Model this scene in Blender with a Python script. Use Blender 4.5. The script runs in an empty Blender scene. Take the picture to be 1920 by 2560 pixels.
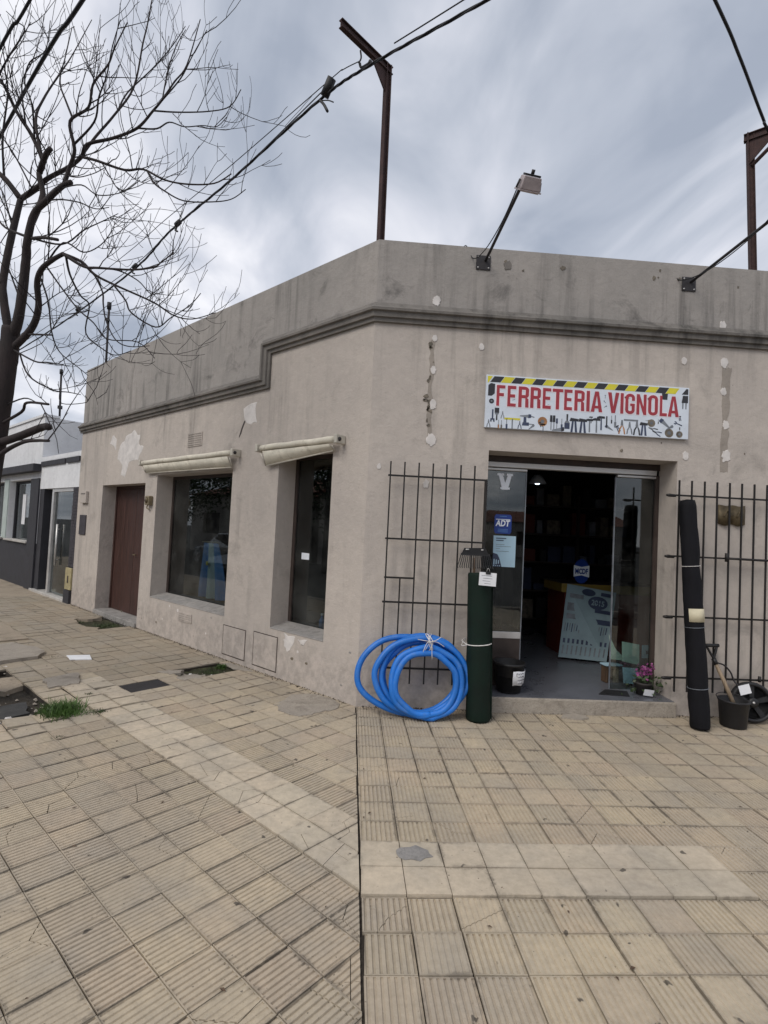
import bpy, math, random
import numpy as np
from mathutils import Vector, Matrix, Euler
R = math.radians
random.seed(7)
scene = bpy.context.scene
COL = scene.collection

# ---------------------------------------------------------------- camera
CAM = Vector((-0.1148, -4.7891, 1.5667))
YAW, PIT, ROL = R(3.3763), R(2.2308), R(2.7893)
fwd = Vector((math.sin(YAW)*math.cos(PIT), math.cos(YAW)*math.cos(PIT), math.sin(PIT)))
rgt = Vector((math.cos(YAW), -math.sin(YAW), 0))
upv = rgt.cross(fwd)
r2 = rgt*math.cos(ROL) + upv*math.sin(ROL)
u2 = -rgt*math.sin(ROL) + upv*math.cos(ROL)
cd = bpy.data.cameras.new('camera')
cam = bpy.data.objects.new('camera', cd)
COL.objects.link(cam)
M = Matrix((( r2.x, u2.x, -fwd.x, CAM.x), (r2.y, u2.y, -fwd.y, CAM.y), (r2.z, u2.z, -fwd.z, CAM.z), (0, 0, 0, 1)))
cam.matrix_world = M
cd.sensor_fit = 'VERTICAL'
cd.sensor_height = 36.0
FPX = 1317.17
cd.lens = 36.0*FPX/2560
cd.clip_start = 0.05
cd.clip_end = 1500
scene.camera = cam
scene.render.resolution_x = 768
scene.render.resolution_y = 1024

def project(p):
    """full-size photo pixel of a world point (used only to pick which tiles show largest)"""
    d = Vector(p) - CAM
    z = d.dot(fwd)
    if z < 0.05:
        return None
    return (960 + FPX*d.dot(r2)/z, 1280 - FPX*d.dot(u2)/z, z)

# ---------------------------------------------------------------- world, sun, exposure
SUN_EL, SUN_AZ = R(46), R(226)      # azimuth clockwise from +Y
w = bpy.data.worlds.new('World')
scene.world = w
w.use_nodes = True
nt = w.node_tree
nt.nodes.clear()
def N(nt, t, **kw):
    n = nt.nodes.new(t)
    for k, v in kw.items():
        if k.startswith('i_'):
            n.inputs[k[2:].replace('_', ' ')].default_value = v
        else:
            setattr(n, k, v)
    return n
def vm(nt, op, a, b=None):
    n = nt.nodes.new('ShaderNodeVectorMath'); n.operation = op
    for i, s in enumerate((a, b)):
        if s is None: continue
        if hasattr(s, 'links'): nt.links.new(s, n.inputs[i])
        else: n.inputs[i].default_value = s
    return n
def ma(nt, op, a, b=0.0, clamp=False):
    n = nt.nodes.new('ShaderNodeMath'); n.operation = op; n.use_clamp = clamp
    for i, s in enumerate((a, b)):
        if hasattr(s, 'links'): nt.links.new(s, n.inputs[i])
        else: n.inputs[i].default_value = s
    return n.outputs[0]
def ramp(nt, fac, stops):
    n = nt.nodes.new('ShaderNodeValToRGB')
    el = n.color_ramp.elements
    while len(el) < len(stops): el.new(0.5)
    for e, (p, c) in zip(el, stops):
        e.position = p
        e.color = (c, c, c, 1) if isinstance(c, (int, float)) else (*c, 1)
    nt.links.new(fac, n.inputs[0])
    return n.outputs[0]
def mix(nt, fac, a, b, mode='MIX'):
    n = nt.nodes.new('ShaderNodeMix'); n.data_type = 'RGBA'; n.blend_type = mode
    for s, i in ((fac, 0), (a, 6), (b, 7)):
        if hasattr(s, 'links'): nt.links.new(s, n.inputs[i])
        else: n.inputs[i].default_value = s if i == 0 else ((*s, 1) if len(s) == 3 else s)
    return n.outputs[2]
def noise(nt, vec, scale, detail=4, rough=0.55, dist=0.0, dim='3D'):
    n = nt.nodes.new('ShaderNodeTexNoise'); n.noise_dimensions = dim
    n.inputs['Scale'].default_value = scale; n.inputs['Detail'].default_value = detail
    n.inputs['Roughness'].default_value = rough; n.inputs['Distortion'].default_value = dist
    if vec is not None: nt.links.new(vec, n.inputs['Vector'])
    return n.outputs['Fac']

sky = N(nt, 'ShaderNodeTexSky', sky_type='NISHITA', sun_disc=False, sun_elevation=SUN_EL, sun_rotation=SUN_AZ)
tc = N(nt, 'ShaderNodeTexCoord')
sep = N(nt, 'ShaderNodeSeparateXYZ')
nt.links.new(tc.outputs['Generated'], sep.inputs[0])
zc = ma(nt, 'ADD', ma(nt, 'MAXIMUM', sep.outputs[2], 0.0), 0.22)
cx = ma(nt, 'DIVIDE', sep.outputs[0], zc)
cy = ma(nt, 'DIVIDE', sep.outputs[1], zc)
cmb = N(nt, 'ShaderNodeCombineXYZ')
nt.links.new(cx, cmb.inputs[0]); nt.links.new(cy, cmb.inputs[1])
mp = N(nt, 'ShaderNodeMapping')
mp.inputs['Rotation'].default_value = (0, 0, R(18)); mp.inputs['Scale'].default_value = (1.0, 0.62, 1); mp.inputs['Location'].default_value = (0.8, 13.0, 0)
nt.links.new(cmb.outputs[0], mp.inputs[0])
n1 = noise(nt, mp.outputs[0], 1.3, 6, 0.50, 0.9)
n2 = noise(nt, mp.outputs[0], 3.2, 5, 0.5, 0.9)
nn = ma(nt, 'ADD', ma(nt, 'MULTIPLY', n1, 0.66), ma(nt, 'MULTIPLY', n2, 0.34))
cl = ramp(nt, nn, [(0.365, (3.55, 3.95, 4.75)), (0.435, (4.85, 5.2, 5.95)), (0.50, (6.4, 6.6, 7.3)), (0.585, (8.8, 8.8, 9.2))])
skymix = mix(nt, 0.90, sky.outputs[0], cl)
bg = N(nt, 'ShaderNodeBackground')
bg.inputs['Strength'].default_value = 0.1
nt.links.new(skymix, bg.inputs[0])
wo = N(nt, 'ShaderNodeOutputWorld')
nt.links.new(bg.outputs[0], wo.inputs[0])

sl = bpy.data.lights.new('sun', 'SUN')
sl.energy = 1.5
sl.angle = R(30)
sl.color = (1.0, 0.94, 0.85)
sun = bpy.data.objects.new('sun', sl)
COL.objects.link(sun)
sd = Vector((math.sin(SUN_AZ)*math.cos(SUN_EL), math.cos(SUN_AZ)*math.cos(SUN_EL), math.sin(SUN_EL)))
sun.rotation_euler = sd.to_track_quat('Z', 'Y').to_euler()
sun.location = (0, -10, 20)
vs = scene.view_settings
vs.view_transform = 'Standard'; vs.look = 'None'; vs.gamma = 1.0; vs.exposure = 0.23; vs.use_curve_mapping = False

# ---------------------------------------------------------------- materials
def mat_new(name):
    m = bpy.data.materials.new(name); m.use_nodes = True
    nt = m.node_tree; nt.nodes.clear()
    o = nt.nodes.new('ShaderNodeOutputMaterial')
    b = nt.nodes.new('ShaderNodeBsdfPrincipled')
    nt.links.new(b.outputs[0], o.inputs[0])
    return m, nt, b, o
def bump(nt, b, h, strength, dist=0.01):
    n = nt.nodes.new('ShaderNodeBump')
    n.inputs['Strength'].default_value = strength; n.inputs['Distance'].default_value = dist
    nt.links.new(h, n.inputs['Height']); nt.links.new(n.outputs[0], b.inputs['Normal'])
def pmat(name, col, rough=0.6, var=0.18, scale=6.0, bmp=0.15, bscale=60, metal=0.0, spec=0.5, col2=None, dirt=None, stretch=None):
    """plain procedural paint / plastic / metal: two tones by noise, fine bump"""
    m, nt, b, o = mat_new(name)
    tc = nt.nodes.new('ShaderNodeTexCoord')
    v = tc.outputs['Object']
    if stretch:
        mp = nt.nodes.new('ShaderNodeMapping'); mp.inputs['Scale'].default_value = stretch
        nt.links.new(v, mp.inputs[0]); v = mp.outputs[0]
    f = noise(nt, v, scale, 6, 0.6)
    c2 = col2 or tuple(c*(1-var*2) for c in col)
    f = ramp(nt, f, [(0.35, 0.0), (0.65, 1.0)])
    c = mix(nt, f, c2, tuple(min(1, x*(1+var*0.4)) for x in col))
    if dirt:
        g = ramp(nt, noise(nt, v, scale*3.1, 5, 0.65), [(0.52, 0.0), (0.68, 1.0)])
        c = mix(nt, g, c, dirt)
    nt.links.new(c, b.inputs['Base Color'])
    b.inputs['Metallic'].default_value = metal
    b.inputs['Specular IOR Level'].default_value = spec
    rr = nt.nodes.new('ShaderNodeMapRange'); rr.inputs[3].default_value = max(0, rough-0.08); rr.inputs[4].default_value = min(1, rough+0.1)
    nt.links.new(f, rr.inputs[0]); nt.links.new(rr.outputs[0], b.inputs['Roughness'])
    if bmp: bump(nt, b, noise(nt, v, bscale, 4, 0.6), bmp, 0.004)
    return m

def wall_mat(name, c1, c2, stain, streak=0.45, damp=True, blotch=0.5):
    """painted render: mottled colour, rain streaks, blotches, sand grain"""
    m, nt, b, o = mat_new(name)
    g = nt.nodes.new('ShaderNodeNewGeometry')
    P = g.outputs['Position']
    f1 = ramp(nt, noise(nt, P, 0.9, 7, 0.62, 0.3), [(0.34, 0.0), (0.66, 1.0)])
    c = mix(nt, f1, c2, c1)
    f2 = ramp(nt, noise(nt, P, 6.5, 8, 0.78), [(0.42, 0.0), (0.72, 0.5)])
    c = mix(nt, f2, c, tuple(x*0.80 for x in c2))
    mp = nt.nodes.new('ShaderNodeMapping'); mp.inputs['Scale'].default_value = (5.0, 5.0, 0.32)
    nt.links.new(P, mp.inputs[0])
    s = noise(nt, mp.outputs[0], 1.6, 6, 0.62)
    gate = ramp(nt, noise(nt, P, 0.75, 3, 0.5), [(0.44, 0.0), (0.62, 1.0)])
    s = ma(nt, 'MULTIPLY', ramp(nt, s, [(0.48, 0.0), (0.68, 1.0)]), gate)
    s = ma(nt, 'MULTIPLY', s, streak)
    c = mix(nt, s, c, stain)
    bl = ramp(nt, noise(nt, P, 2.3, 8, 0.72, 0.6), [(0.56, 0.0), (0.74, 1.0)])
    c = mix(nt, ma(nt, 'MULTIPLY', bl, blotch), c, tuple(x*0.8 for x in stain))
    sp = ramp(nt, noise(nt, P, 34, 3, 0.6), [(0.68, 0.0), (0.75, 1.0)])
    sp = ma(nt, 'MULTIPLY', sp, ramp(nt, noise(nt, P, 1.7, 3), [(0.45, 0.0), (0.65, 0.75)]))
    c = mix(nt, sp, c, (0.10, 0.085, 0.075))
    if damp:   # rising damp and salts: an uneven band of paler, flaking paint at the foot
        sx = nt.nodes.new('ShaderNodeSeparateXYZ'); nt.links.new(P, sx.inputs[0])
        hgt = ma(nt, 'ADD', sx.outputs[2], ma(nt, 'MULTIPLY', noise(nt, P, 2.6, 6, 0.7), -0.55))
        d = ramp(nt, hgt, [(0.0, 1.0), (0.25, 0.0)])
        fl = ramp(nt, noise(nt, P, 9, 7, 0.7), [(0.42, 0.0), (0.6, 1.0)])
        c = mix(nt, ma(nt, 'MULTIPLY', d, 0.55), c, mix(nt, fl, (0.30, 0.27, 0.245), (0.50, 0.44, 0.40)))
    nt.links.new(c, b.inputs['Base Color'])
    b.inputs['Roughness'].default_value = 0.93; b.inputs['Specular IOR Level'].default_value = 0.2
    h = ma(nt, 'ADD', noise(nt, P, 120, 4, 0.7), ma(nt, 'MULTIPLY', noise(nt, P, 14, 6, 0.65), 2.6))
    bump(nt, b, h, 0.42, 0.008)
    return m

def tile_mat(name, cols, island):
    """cement tiles: each its own tint, worn patches, gum spots and dirt"""
    m, nt, b, o = mat_new(name)
    g = nt.nodes.new('ShaderNodeNewGeometry'); P = g.outputs['Position']
    if island: rnd = g.outputs['Random Per Island']
    else: rnd = nt.nodes.new('ShaderNodeObjectInfo').outputs['Random']
    k = len(cols)
    c = ramp(nt, rnd, [(i/(k-1), cols[i]) for i in range(k)])
    big = ramp(nt, noise(nt, P, 1.1, 6, 0.6, 0.4), [(0.38, 0.0), (0.66, 1.0)])
    c = mix(nt, ma(nt, 'MULTIPLY', big, 0.50), c, (0.30, 0.265, 0.215))
    gy = ramp(nt, noise(nt, P, 2.6, 6, 0.65), [(0.46, 0.0), (0.70, 0.65)])
    c = mix(nt, gy, c, (0.35, 0.315, 0.265))
    f = ramp(nt, noise(nt, P, 22, 7, 0.72), [(0.36, 0.0), (0.74, 1.0)])
    c = mix(nt, ma(nt, 'MULTIPLY', f, 0.40), c, (0.19, 0.16, 0.125))
    fl = ramp(nt, noise(nt, P, 75, 5, 0.7), [(0.50, 0.0), (0.70, 1.0)])
    c = mix(nt, ma(nt, 'MULTIPLY', fl, 0.20), c, (0.48, 0.42, 0.34))
    uv = nt.nodes.new('ShaderNodeUVMap'); uv.uv_map = 'tile'
    sx = nt.nodes.new('ShaderNodeSeparateXYZ'); nt.links.new(uv.outputs[0], sx.inputs[0])
    eu = ma(nt, 'MINIMUM', sx.outputs[0], ma(nt, 'SUBTRACT', 1.0, sx.outputs[0]))
    ev = ma(nt, 'MINIMUM', sx.outputs[1], ma(nt, 'SUBTRACT', 1.0, sx.outputs[1]))
    e = ma(nt, 'ADD', ma(nt, 'MINIMUM', eu, ev), ma(nt, 'MULTIPLY', ma(nt, 'SUBTRACT', noise(nt, P, 17, 6, 0.75), 0.47), -0.42))
    ed = ramp(nt, e, [(0.0, 1.0), (0.04, 0.30), (0.09, 0.0)])
    eg = ramp(nt, noise(nt, P, 2.1, 4, 0.6), [(0.40, 0.06), (0.66, 0.66)])
    c = mix(nt, ma(nt, 'MULTIPLY', ed, eg), c, (0.105, 0.09, 0.075))
    sp = ramp(nt, noise(nt, P, 13, 2, 0.4), [(0.72, 0.0), (0.745, 1.0)])
    c = mix(nt, ma(nt, 'MULTIPLY', sp, 0.8), c, (0.055, 0.048, 0.042))
    sp2 = ramp(nt, noise(nt, P, 48, 3, 0.5), [(0.69, 0.0), (0.72, 1.0)])
    c = mix(nt, ma(nt, 'MULTIPLY', sp2, ramp(nt, noise(nt, P, 1.9, 3), [(0.42, 0.0), (0.6, 0.85)])), c, (0.07, 0.06, 0.05))
    nt.links.new(c, b.inputs['Base Color'])
    rr = nt.nodes.new('ShaderNodeMapRange'); rr.inputs[3].default_value = 0.62; rr.inputs[4].default_value = 0.9
    nt.links.new(f, rr.inputs[0]); nt.links.new(rr.outputs[0], b.inputs['Roughness'])
    b.inputs['Specular IOR Level'].default_value = 0.3
    h = ma(nt, 'ADD', noise(nt, P, 160, 3, 0.6), ma(nt, 'MULTIPLY', noise(nt, P, 26, 5, 0.65), 1.6))
    bump(nt, b, h, 0.4, 0.004)
    return m

def ground_mat(name, c1, c2, c3, scale=1.0, bs=0.6, rough=0.92):
    m, nt, b, o = mat_new(name)
    g = nt.nodes.new('ShaderNodeNewGeometry'); P = g.outputs['Position']
    c = mix(nt, ramp(nt, noise(nt, P, 1.3*scale, 8, 0.65, 0.4), [(0.36, 0.0), (0.64, 1.0)]), c2, c1)
    c = mix(nt, ramp(nt, noise(nt, P, 3.1*scale, 8, 0.7, 0.5), [(0.50, 0.0), (0.70, 0.9)]), c, c3)
    c = mix(nt, ramp(nt, noise(nt, P, 45*scale, 4, 0.7), [(0.5, 0.0), (0.8, 0.6)]), c, tuple(x*0.5 for x in c2))
    nt.links.new(c, b.inputs['Base Color'])
    b.inputs['Roughness'].default_value = rough; b.inputs['Specular IOR Level'].default_value = 0.25
    h = ma(nt, 'ADD', noise(nt, P, 90*scale, 4, 0.65), ma(nt, 'MULTIPLY', noise(nt, P, 9*scale, 6, 0.65), 2.5))
    bump(nt, b, h, bs, 0.01)
    return m

def glass_mat(name, tint=(0.62, 0.68, 0.68), ior=1.5):
    m, nt, b, o = mat_new(name)
    nt.nodes.remove(b)
    tr = nt.nodes.new('ShaderNodeBsdfTransparent'); tr.inputs[0].default_value = (*tint, 1)
    gl = nt.nodes.new('ShaderNodeBsdfGlossy'); gl.inputs['Roughness'].default_value = 0.012
    tc = nt.nodes.new('ShaderNodeTexCoord')
    lw = nt.nodes.new('ShaderNodeLayerWeight'); lw.inputs[0].default_value = 0.5
    sm = ramp(nt, noise(nt, tc.outputs['Object'], 2.2, 5, 0.6), [(0.45, 0.0), (0.75, 0.05)])
    fac = ma(nt, 'ADD', ma(nt, 'MULTIPLY', ma(nt, 'POWER', lw.outputs['Facing'], 5.0), 0.92), 0.085, True)
    mx = nt.nodes.new('ShaderNodeMixShader')
    nt.links.new(fac, mx.inputs[0]); nt.links.new(tr.outputs[0], mx.inputs[1]); nt.links.new(gl.outputs[0], mx.inputs[2])
    df = nt.nodes.new('ShaderNodeBsdfDiffuse'); df.inputs[0].default_value = (0.5, 0.5, 0.48, 1)   # dust film
    mx2 = nt.nodes.new('ShaderNodeMixShader')
    nt.links.new(sm, mx2.inputs[0]); nt.links.new(mx.outputs[0], mx2.inputs[1]); nt.links.new(df.outputs[0], mx2.inputs[2])
    nt.links.new(mx2.outputs[0], o.inputs[0])
    return m

MT = {}
MT['wall'] = wall_mat('wall_paint', (0.54, 0.485, 0.435), (0.46, 0.415, 0.378), (0.24, 0.22, 0.20), streak=0.6)
MT['parapet'] = wall_mat('parapet_render', (0.385, 0.355, 0.33), (0.305, 0.288, 0.27), (0.11, 0.105, 0.10), streak=0.85, damp=False, blotch=0.8)
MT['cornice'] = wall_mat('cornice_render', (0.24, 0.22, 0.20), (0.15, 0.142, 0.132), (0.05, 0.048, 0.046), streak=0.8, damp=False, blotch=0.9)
MT['patch'] = pmat('filler_plaster', (0.68, 0.645, 0.62), 0.9, 0.10, 9, 0.3, 90)
MT['sillc'] = ground_mat('sill_cement', (0.36, 0.34, 0.32), (0.27, 0.26, 0.25), (0.19, 0.18, 0.17), 3)
MT['tile'] = tile_mat('cement_tile', [(0.50, 0.415, 0.30), (0.525, 0.43, 0.315), (0.465, 0.395, 0.295), (0.54, 0.45, 0.325), (0.445, 0.38, 0.29), (0.50, 0.405, 0.30), (0.545, 0.455, 0.325), (0.515, 0.43, 0.31)], False)
MT['tile_j'] = tile_mat('cement_tile_field', [(0.50, 0.415, 0.30), (0.525, 0.43, 0.315), (0.465, 0.395, 0.295), (0.54, 0.45, 0.325), (0.445, 0.38, 0.29), (0.50, 0.405, 0.30), (0.545, 0.455, 0.325), (0.515, 0.43, 0.31)], True)
MT['smooth'] = tile_mat('smooth_cement_tile', [(0.59, 0.50, 0.38), (0.61, 0.515, 0.39), (0.57, 0.495, 0.38), (0.62, 0.525, 0.405)], False)
MT['worn'] = tile_mat('worn_brown_tile', [(0.345, 0.285, 0.21), (0.37, 0.305, 0.225), (0.32, 0.275, 0.205), (0.385, 0.32, 0.24)], True)
MT['joint'] = ground_mat('joint_dirt', (0.055, 0.046, 0.038), (0.032, 0.027, 0.023), (0.08, 0.068, 0.052), 3)
MT['concrete'] = ground_mat('worn_concrete', (0.39, 0.325, 0.25), (0.32, 0.27, 0.21), (0.21, 0.175, 0.135), 1.0, 0.8)
MT['slab'] = ground_mat('grey_concrete', (0.40, 0.355, 0.30), (0.32, 0.285, 0.245), (0.21, 0.185, 0.155), 1.6, 0.8)
MT['soil'] = ground_mat('damp_soil', (0.075, 0.062, 0.048), (0.045, 0.038, 0.03), (0.10, 0.09, 0.07), 3, 1.0)
MT['mud'] = ground_mat('mossy_mud', (0.07, 0.07, 0.04), (0.045, 0.042, 0.028), (0.10, 0.105, 0.055), 4, 1.0)
MT['asphalt'] = ground_mat('asphalt', (0.06, 0.06, 0.06), (0.045, 0.045, 0.045), (0.08, 0.078, 0.075), 1)
MT['iron'] = pmat('black_iron', (0.022, 0.020, 0.020), 0.55, 0.2, 20, 0.2, 90, 0.3)
MT['rust'] = pmat('rusty_steel', (0.080, 0.050, 0.048), 0.85, 0.2, 12, 0.3, 90, 0.1, 0.25, dirt=(0.055, 0.04, 0.042))
MT['plate'] = pmat('dark_steel_plate', (0.045, 0.042, 0.045), 0.6, 0.2, 20, 0.2, 80, 0.4)
MT['lampgrey'] = pmat('lamp_housing', (0.42, 0.36, 0.36), 0.5, 0.12, 10, 0.1, 60, 0.3)
MT['lens'] = pmat('lamp_lens', (0.78, 0.72, 0.74), 0.25, 0.05, 10, 0.05, 60)
MT['rubber'] = pmat('black_rubber', (0.012, 0.012, 0.014), 0.6, 0.2, 15, 0.1, 80)
MT['cable'] = pmat('black_cable', (0.014, 0.015, 0.02), 0.6, 0.2, 15, 0.1, 80)
MT['awning'] = pmat('awning_canvas', (0.66, 0.62, 0.52), 0.85, 0.10, 4, 0.25, 220, dirt=(0.50, 0.46, 0.38))
MT['bracket'] = pmat('cream_bracket', (0.55, 0.52, 0.45), 0.5, 0.1, 10, 0.1, 60, 0.2)
MT['brown'] = pmat('brown_door_wood', (0.060, 0.025, 0.019), 0.55, 0.22, 3, 0.25, 30, stretch=(9, 9, 0.8))
MT['frame'] = pmat('dark_frame', (0.05, 0.035, 0.03), 0.5, 0.2, 8, 0.1, 60)
MT['alu'] = pmat('pale_aluminium', (0.60, 0.59, 0.58), 0.4, 0.08, 6, 0.05, 60, 0.5)
MT['glass'] = glass_mat('shop_glass')
MT['whitepaint'] = pmat('white_paint', (0.78, 0.79, 0.80), 0.6, 0.05, 5, 0.08, 60)
MT['signwhite'] = pmat('sign_white', (0.66, 0.72, 0.80), 0.35, 0.05, 5, 0.02, 60)
MT['red'] = pmat('sign_red', (0.36, 0.03, 0.045), 0.4, 0.08, 6, 0.02, 60)
MT['pinkw'] = pmat('sign_outline', (0.80, 0.72, 0.76), 0.4, 0.05, 6, 0.02, 60)
MT['yellow'] = pmat('sign_yellow', (0.66, 0.60, 0.03), 0.4, 0.06, 6, 0.02, 60)
MT['black'] = pmat('sign_black', (0.022, 0.022, 0.028), 0.4, 0.1, 6, 0.02, 60)
MT['navy'] = pmat('tool_navy', (0.045, 0.06, 0.115), 0.4, 0.15, 6, 0.02, 60)
MT['toolgrey'] = pmat('tool_grey', (0.20, 0.22, 0.25), 0.4, 0.2, 9, 0.02, 60)
MT['toolwood'] = pmat('tool_wood', (0.42, 0.20, 0.08), 0.5, 0.2, 9, 0.02, 60)
MT['toololive'] = pmat('tool_olive', (0.19, 0.16, 0.12), 0.5, 0.3, 20, 0.02, 60)
MT['hose'] = pmat('blue_hose', (0.012, 0.165, 0.60), 0.45, 0.12, 4, 0.08, 30, dirt=(0.045, 0.17, 0.50))
MT['string'] = pmat('white_string', (0.70, 0.68, 0.66), 0.9, 0.1, 40, 0.2, 200)
MT['meshroll'] = pmat('green_mesh_cloth', (0.0035, 0.014, 0.009), 0.7, 0.2, 5, 0.6, 260, spec=0.25)
MT['shade'] = pmat('black_shade_cloth', (0.009, 0.009, 0.012), 0.8, 0.2, 5, 0.7, 240, spec=0.2)
MT['paper'] = pmat('white_paper', (0.74, 0.75, 0.78), 0.8, 0.04, 5, 0.05, 40)
MT['bluepaper'] = pmat('pale_blue_paper', (0.40, 0.58, 0.70), 0.6, 0.05, 5, 0.03, 40)
MT['greenpaper'] = pmat('pale_green_paper', (0.52, 0.68, 0.58), 0.7, 0.06, 5, 0.05, 40)
MT['boardpaper_dim'] = pmat('board_blue_shaded', (0.24, 0.33, 0.37), 0.6, 0.08, 5, 0.03, 40)  # pale blue paper tone, darkened to suit the dim interior
MT['chase'] = wall_mat('raw_chase_cement', (0.38, 0.335, 0.29), (0.29, 0.26, 0.23), (0.16, 0.145, 0.13), 0.3, False, 0.6)
MT['ink'] = pmat('ink', (0.03, 0.03, 0.06), 0.6, 0.1, 5, 0, 40)
MT['adt'] = pmat('sticker_blue', (0.012, 0.045, 0.26), 0.35, 0.08, 5, 0.02, 40)
MT['sticker'] = pmat('sticker_white', (0.80, 0.84, 0.90), 0.35, 0.05, 5, 0.02, 40)
MT['cream'] = pmat('cream_label', (0.62, 0.56, 0.40), 0.6, 0.1, 8, 0.05, 40)
MT['wood'] = pmat('pale_wood', (0.33, 0.25, 0.17), 0.6, 0.18, 5, 0.1, 60, stretch=(12, 12, 1))
MT['darkwood'] = pmat('dark_wood', (0.10, 0.06, 0.035), 0.7, 0.2, 5, 0.1, 60, stretch=(12, 12, 1))
MT['plastic'] = pmat('black_plastic', (0.010, 0.010, 0.011), 0.45, 0.15, 8, 0.05, 60)
MT['bronze'] = pmat('bronze_plaque', (0.16, 0.125, 0.075), 0.5, 0.25, 14, 0.5, 40, 0.6)
MT['counter_red'] = pmat('counter_red', (0.13, 0.020, 0.010), 0.5, 0.1, 5, 0.05, 40)
MT['counter_yel'] = pmat('counter_yellow', (0.25, 0.17, 0.03), 0.5, 0.1, 5, 0.05, 40)
MT['floor'] = pmat('shop_floor', (0.12, 0.125, 0.145), 0.32, 0.12, 4, 0.03, 40)
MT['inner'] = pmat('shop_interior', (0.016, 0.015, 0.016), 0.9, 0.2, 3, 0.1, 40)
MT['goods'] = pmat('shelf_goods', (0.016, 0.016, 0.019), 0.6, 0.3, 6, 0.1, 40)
MT['bark'] = pmat('tree_bark', (0.036, 0.027, 0.027), 0.95, 0.25, 14, 0.9, 45, stretch=(1, 1, 0.4))
MT['twig'] = pmat('twig_bark', (0.028, 0.023, 0.025), 0.95, 0.2, 20, 0.3, 60)
MT['leaf'] = pmat('leaf_green', (0.045, 0.075, 0.025), 0.6, 0.3, 3, 0.1, 40)
MT['grass'] = pmat('grass_blade', (0.075, 0.15, 0.028), 0.6, 0.3, 9, 0.05, 40)
MT['moss'] = pmat('weed_leaf', (0.06, 0.085, 0.03), 0.7, 0.3, 9, 0.05, 40)
MT['pink'] = pmat('pink_petal', (0.27, 0.055, 0.20), 0.6, 0.2, 12, 0.05, 40)
MT['clay'] = pmat('dark_pot', (0.035, 0.03, 0.028), 0.7, 0.2, 9, 0.1, 40)
MT['nwhite'] = wall_mat('neighbour_white', (0.80, 0.81, 0.83), (0.72, 0.73, 0.75), (0.36, 0.36, 0.38), 0.3, False, 0.25)
MT['ndark'] = pmat('neighbour_dark_paint', (0.034, 0.034, 0.042), 0.7, 0.15, 5, 0.2, 60)
MT['nbrick'] = pmat('neighbour_dark_brick', (0.055, 0.05, 0.06), 0.8, 0.2, 9, 0.3, 60)
MT['ngreen'] = pmat('neighbour_pale_green', (0.45, 0.52, 0.50), 0.7, 0.08, 5, 0.1, 60)
MT['ochre'] = pmat('ochre_box', (0.42, 0.36, 0.20), 0.6, 0.15, 9, 0.1, 60)
MT['meter'] = pmat('meter_box', (0.26, 0.21, 0.13), 0.5, 0.2, 9, 0.2, 60, 0.2)
MT['marble'] = pmat('pale_step', (0.50, 0.48, 0.45), 0.5, 0.1, 4, 0.05, 60)
MT['flagblue'] = pmat('flag_blue', (0.10, 0.22, 0.50), 0.85, 0.08, 6, 0.2, 250)
MT['flagwhite'] = pmat('flag_white', (0.42, 0.47, 0.50), 0.85, 0.05, 6, 0.2, 250)
MT['flagsun'] = pmat('flag_sun', (0.45, 0.38, 0.10), 0.85, 0.05, 6, 0.2, 250)
MT['carpaint'] = pmat('silver_paint', (0.42, 0.43, 0.44), 0.25, 0.05, 3, 0.0, 40, 0.6)
MT['house'] = wall_mat('house_render', (0.46, 0.42, 0.38), (0.38, 0.35, 0.32), (0.2, 0.19, 0.18), 0.4, False, 0.4)
MT['roof'] = pmat('roof_tile', (0.22, 0.09, 0.06), 0.8, 0.2, 6, 0.3, 40)
def emit_mat(name, col, s):
    m, nt, b, o = mat_new(name)
    tc = nt.nodes.new('ShaderNodeTexCoord')
    c = mix(nt, noise(nt, tc.outputs['Object'], 8), tuple(x*0.92 for x in col), col)
    nt.links.new(c, b.inputs['Base Color']); nt.links.new(c, b.inputs['Emission Color'])
    b.inputs['Emission Strength'].default_value = s
    return m
MT['bulb'] = emit_mat('lit_bulb', (0.75, 0.88, 1.0), 3.0)
MT['shade_lamp'] = pmat('lamp_shade_white', (0.62, 0.68, 0.80), 0.5, 0.05, 5, 0.02, 40)

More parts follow.
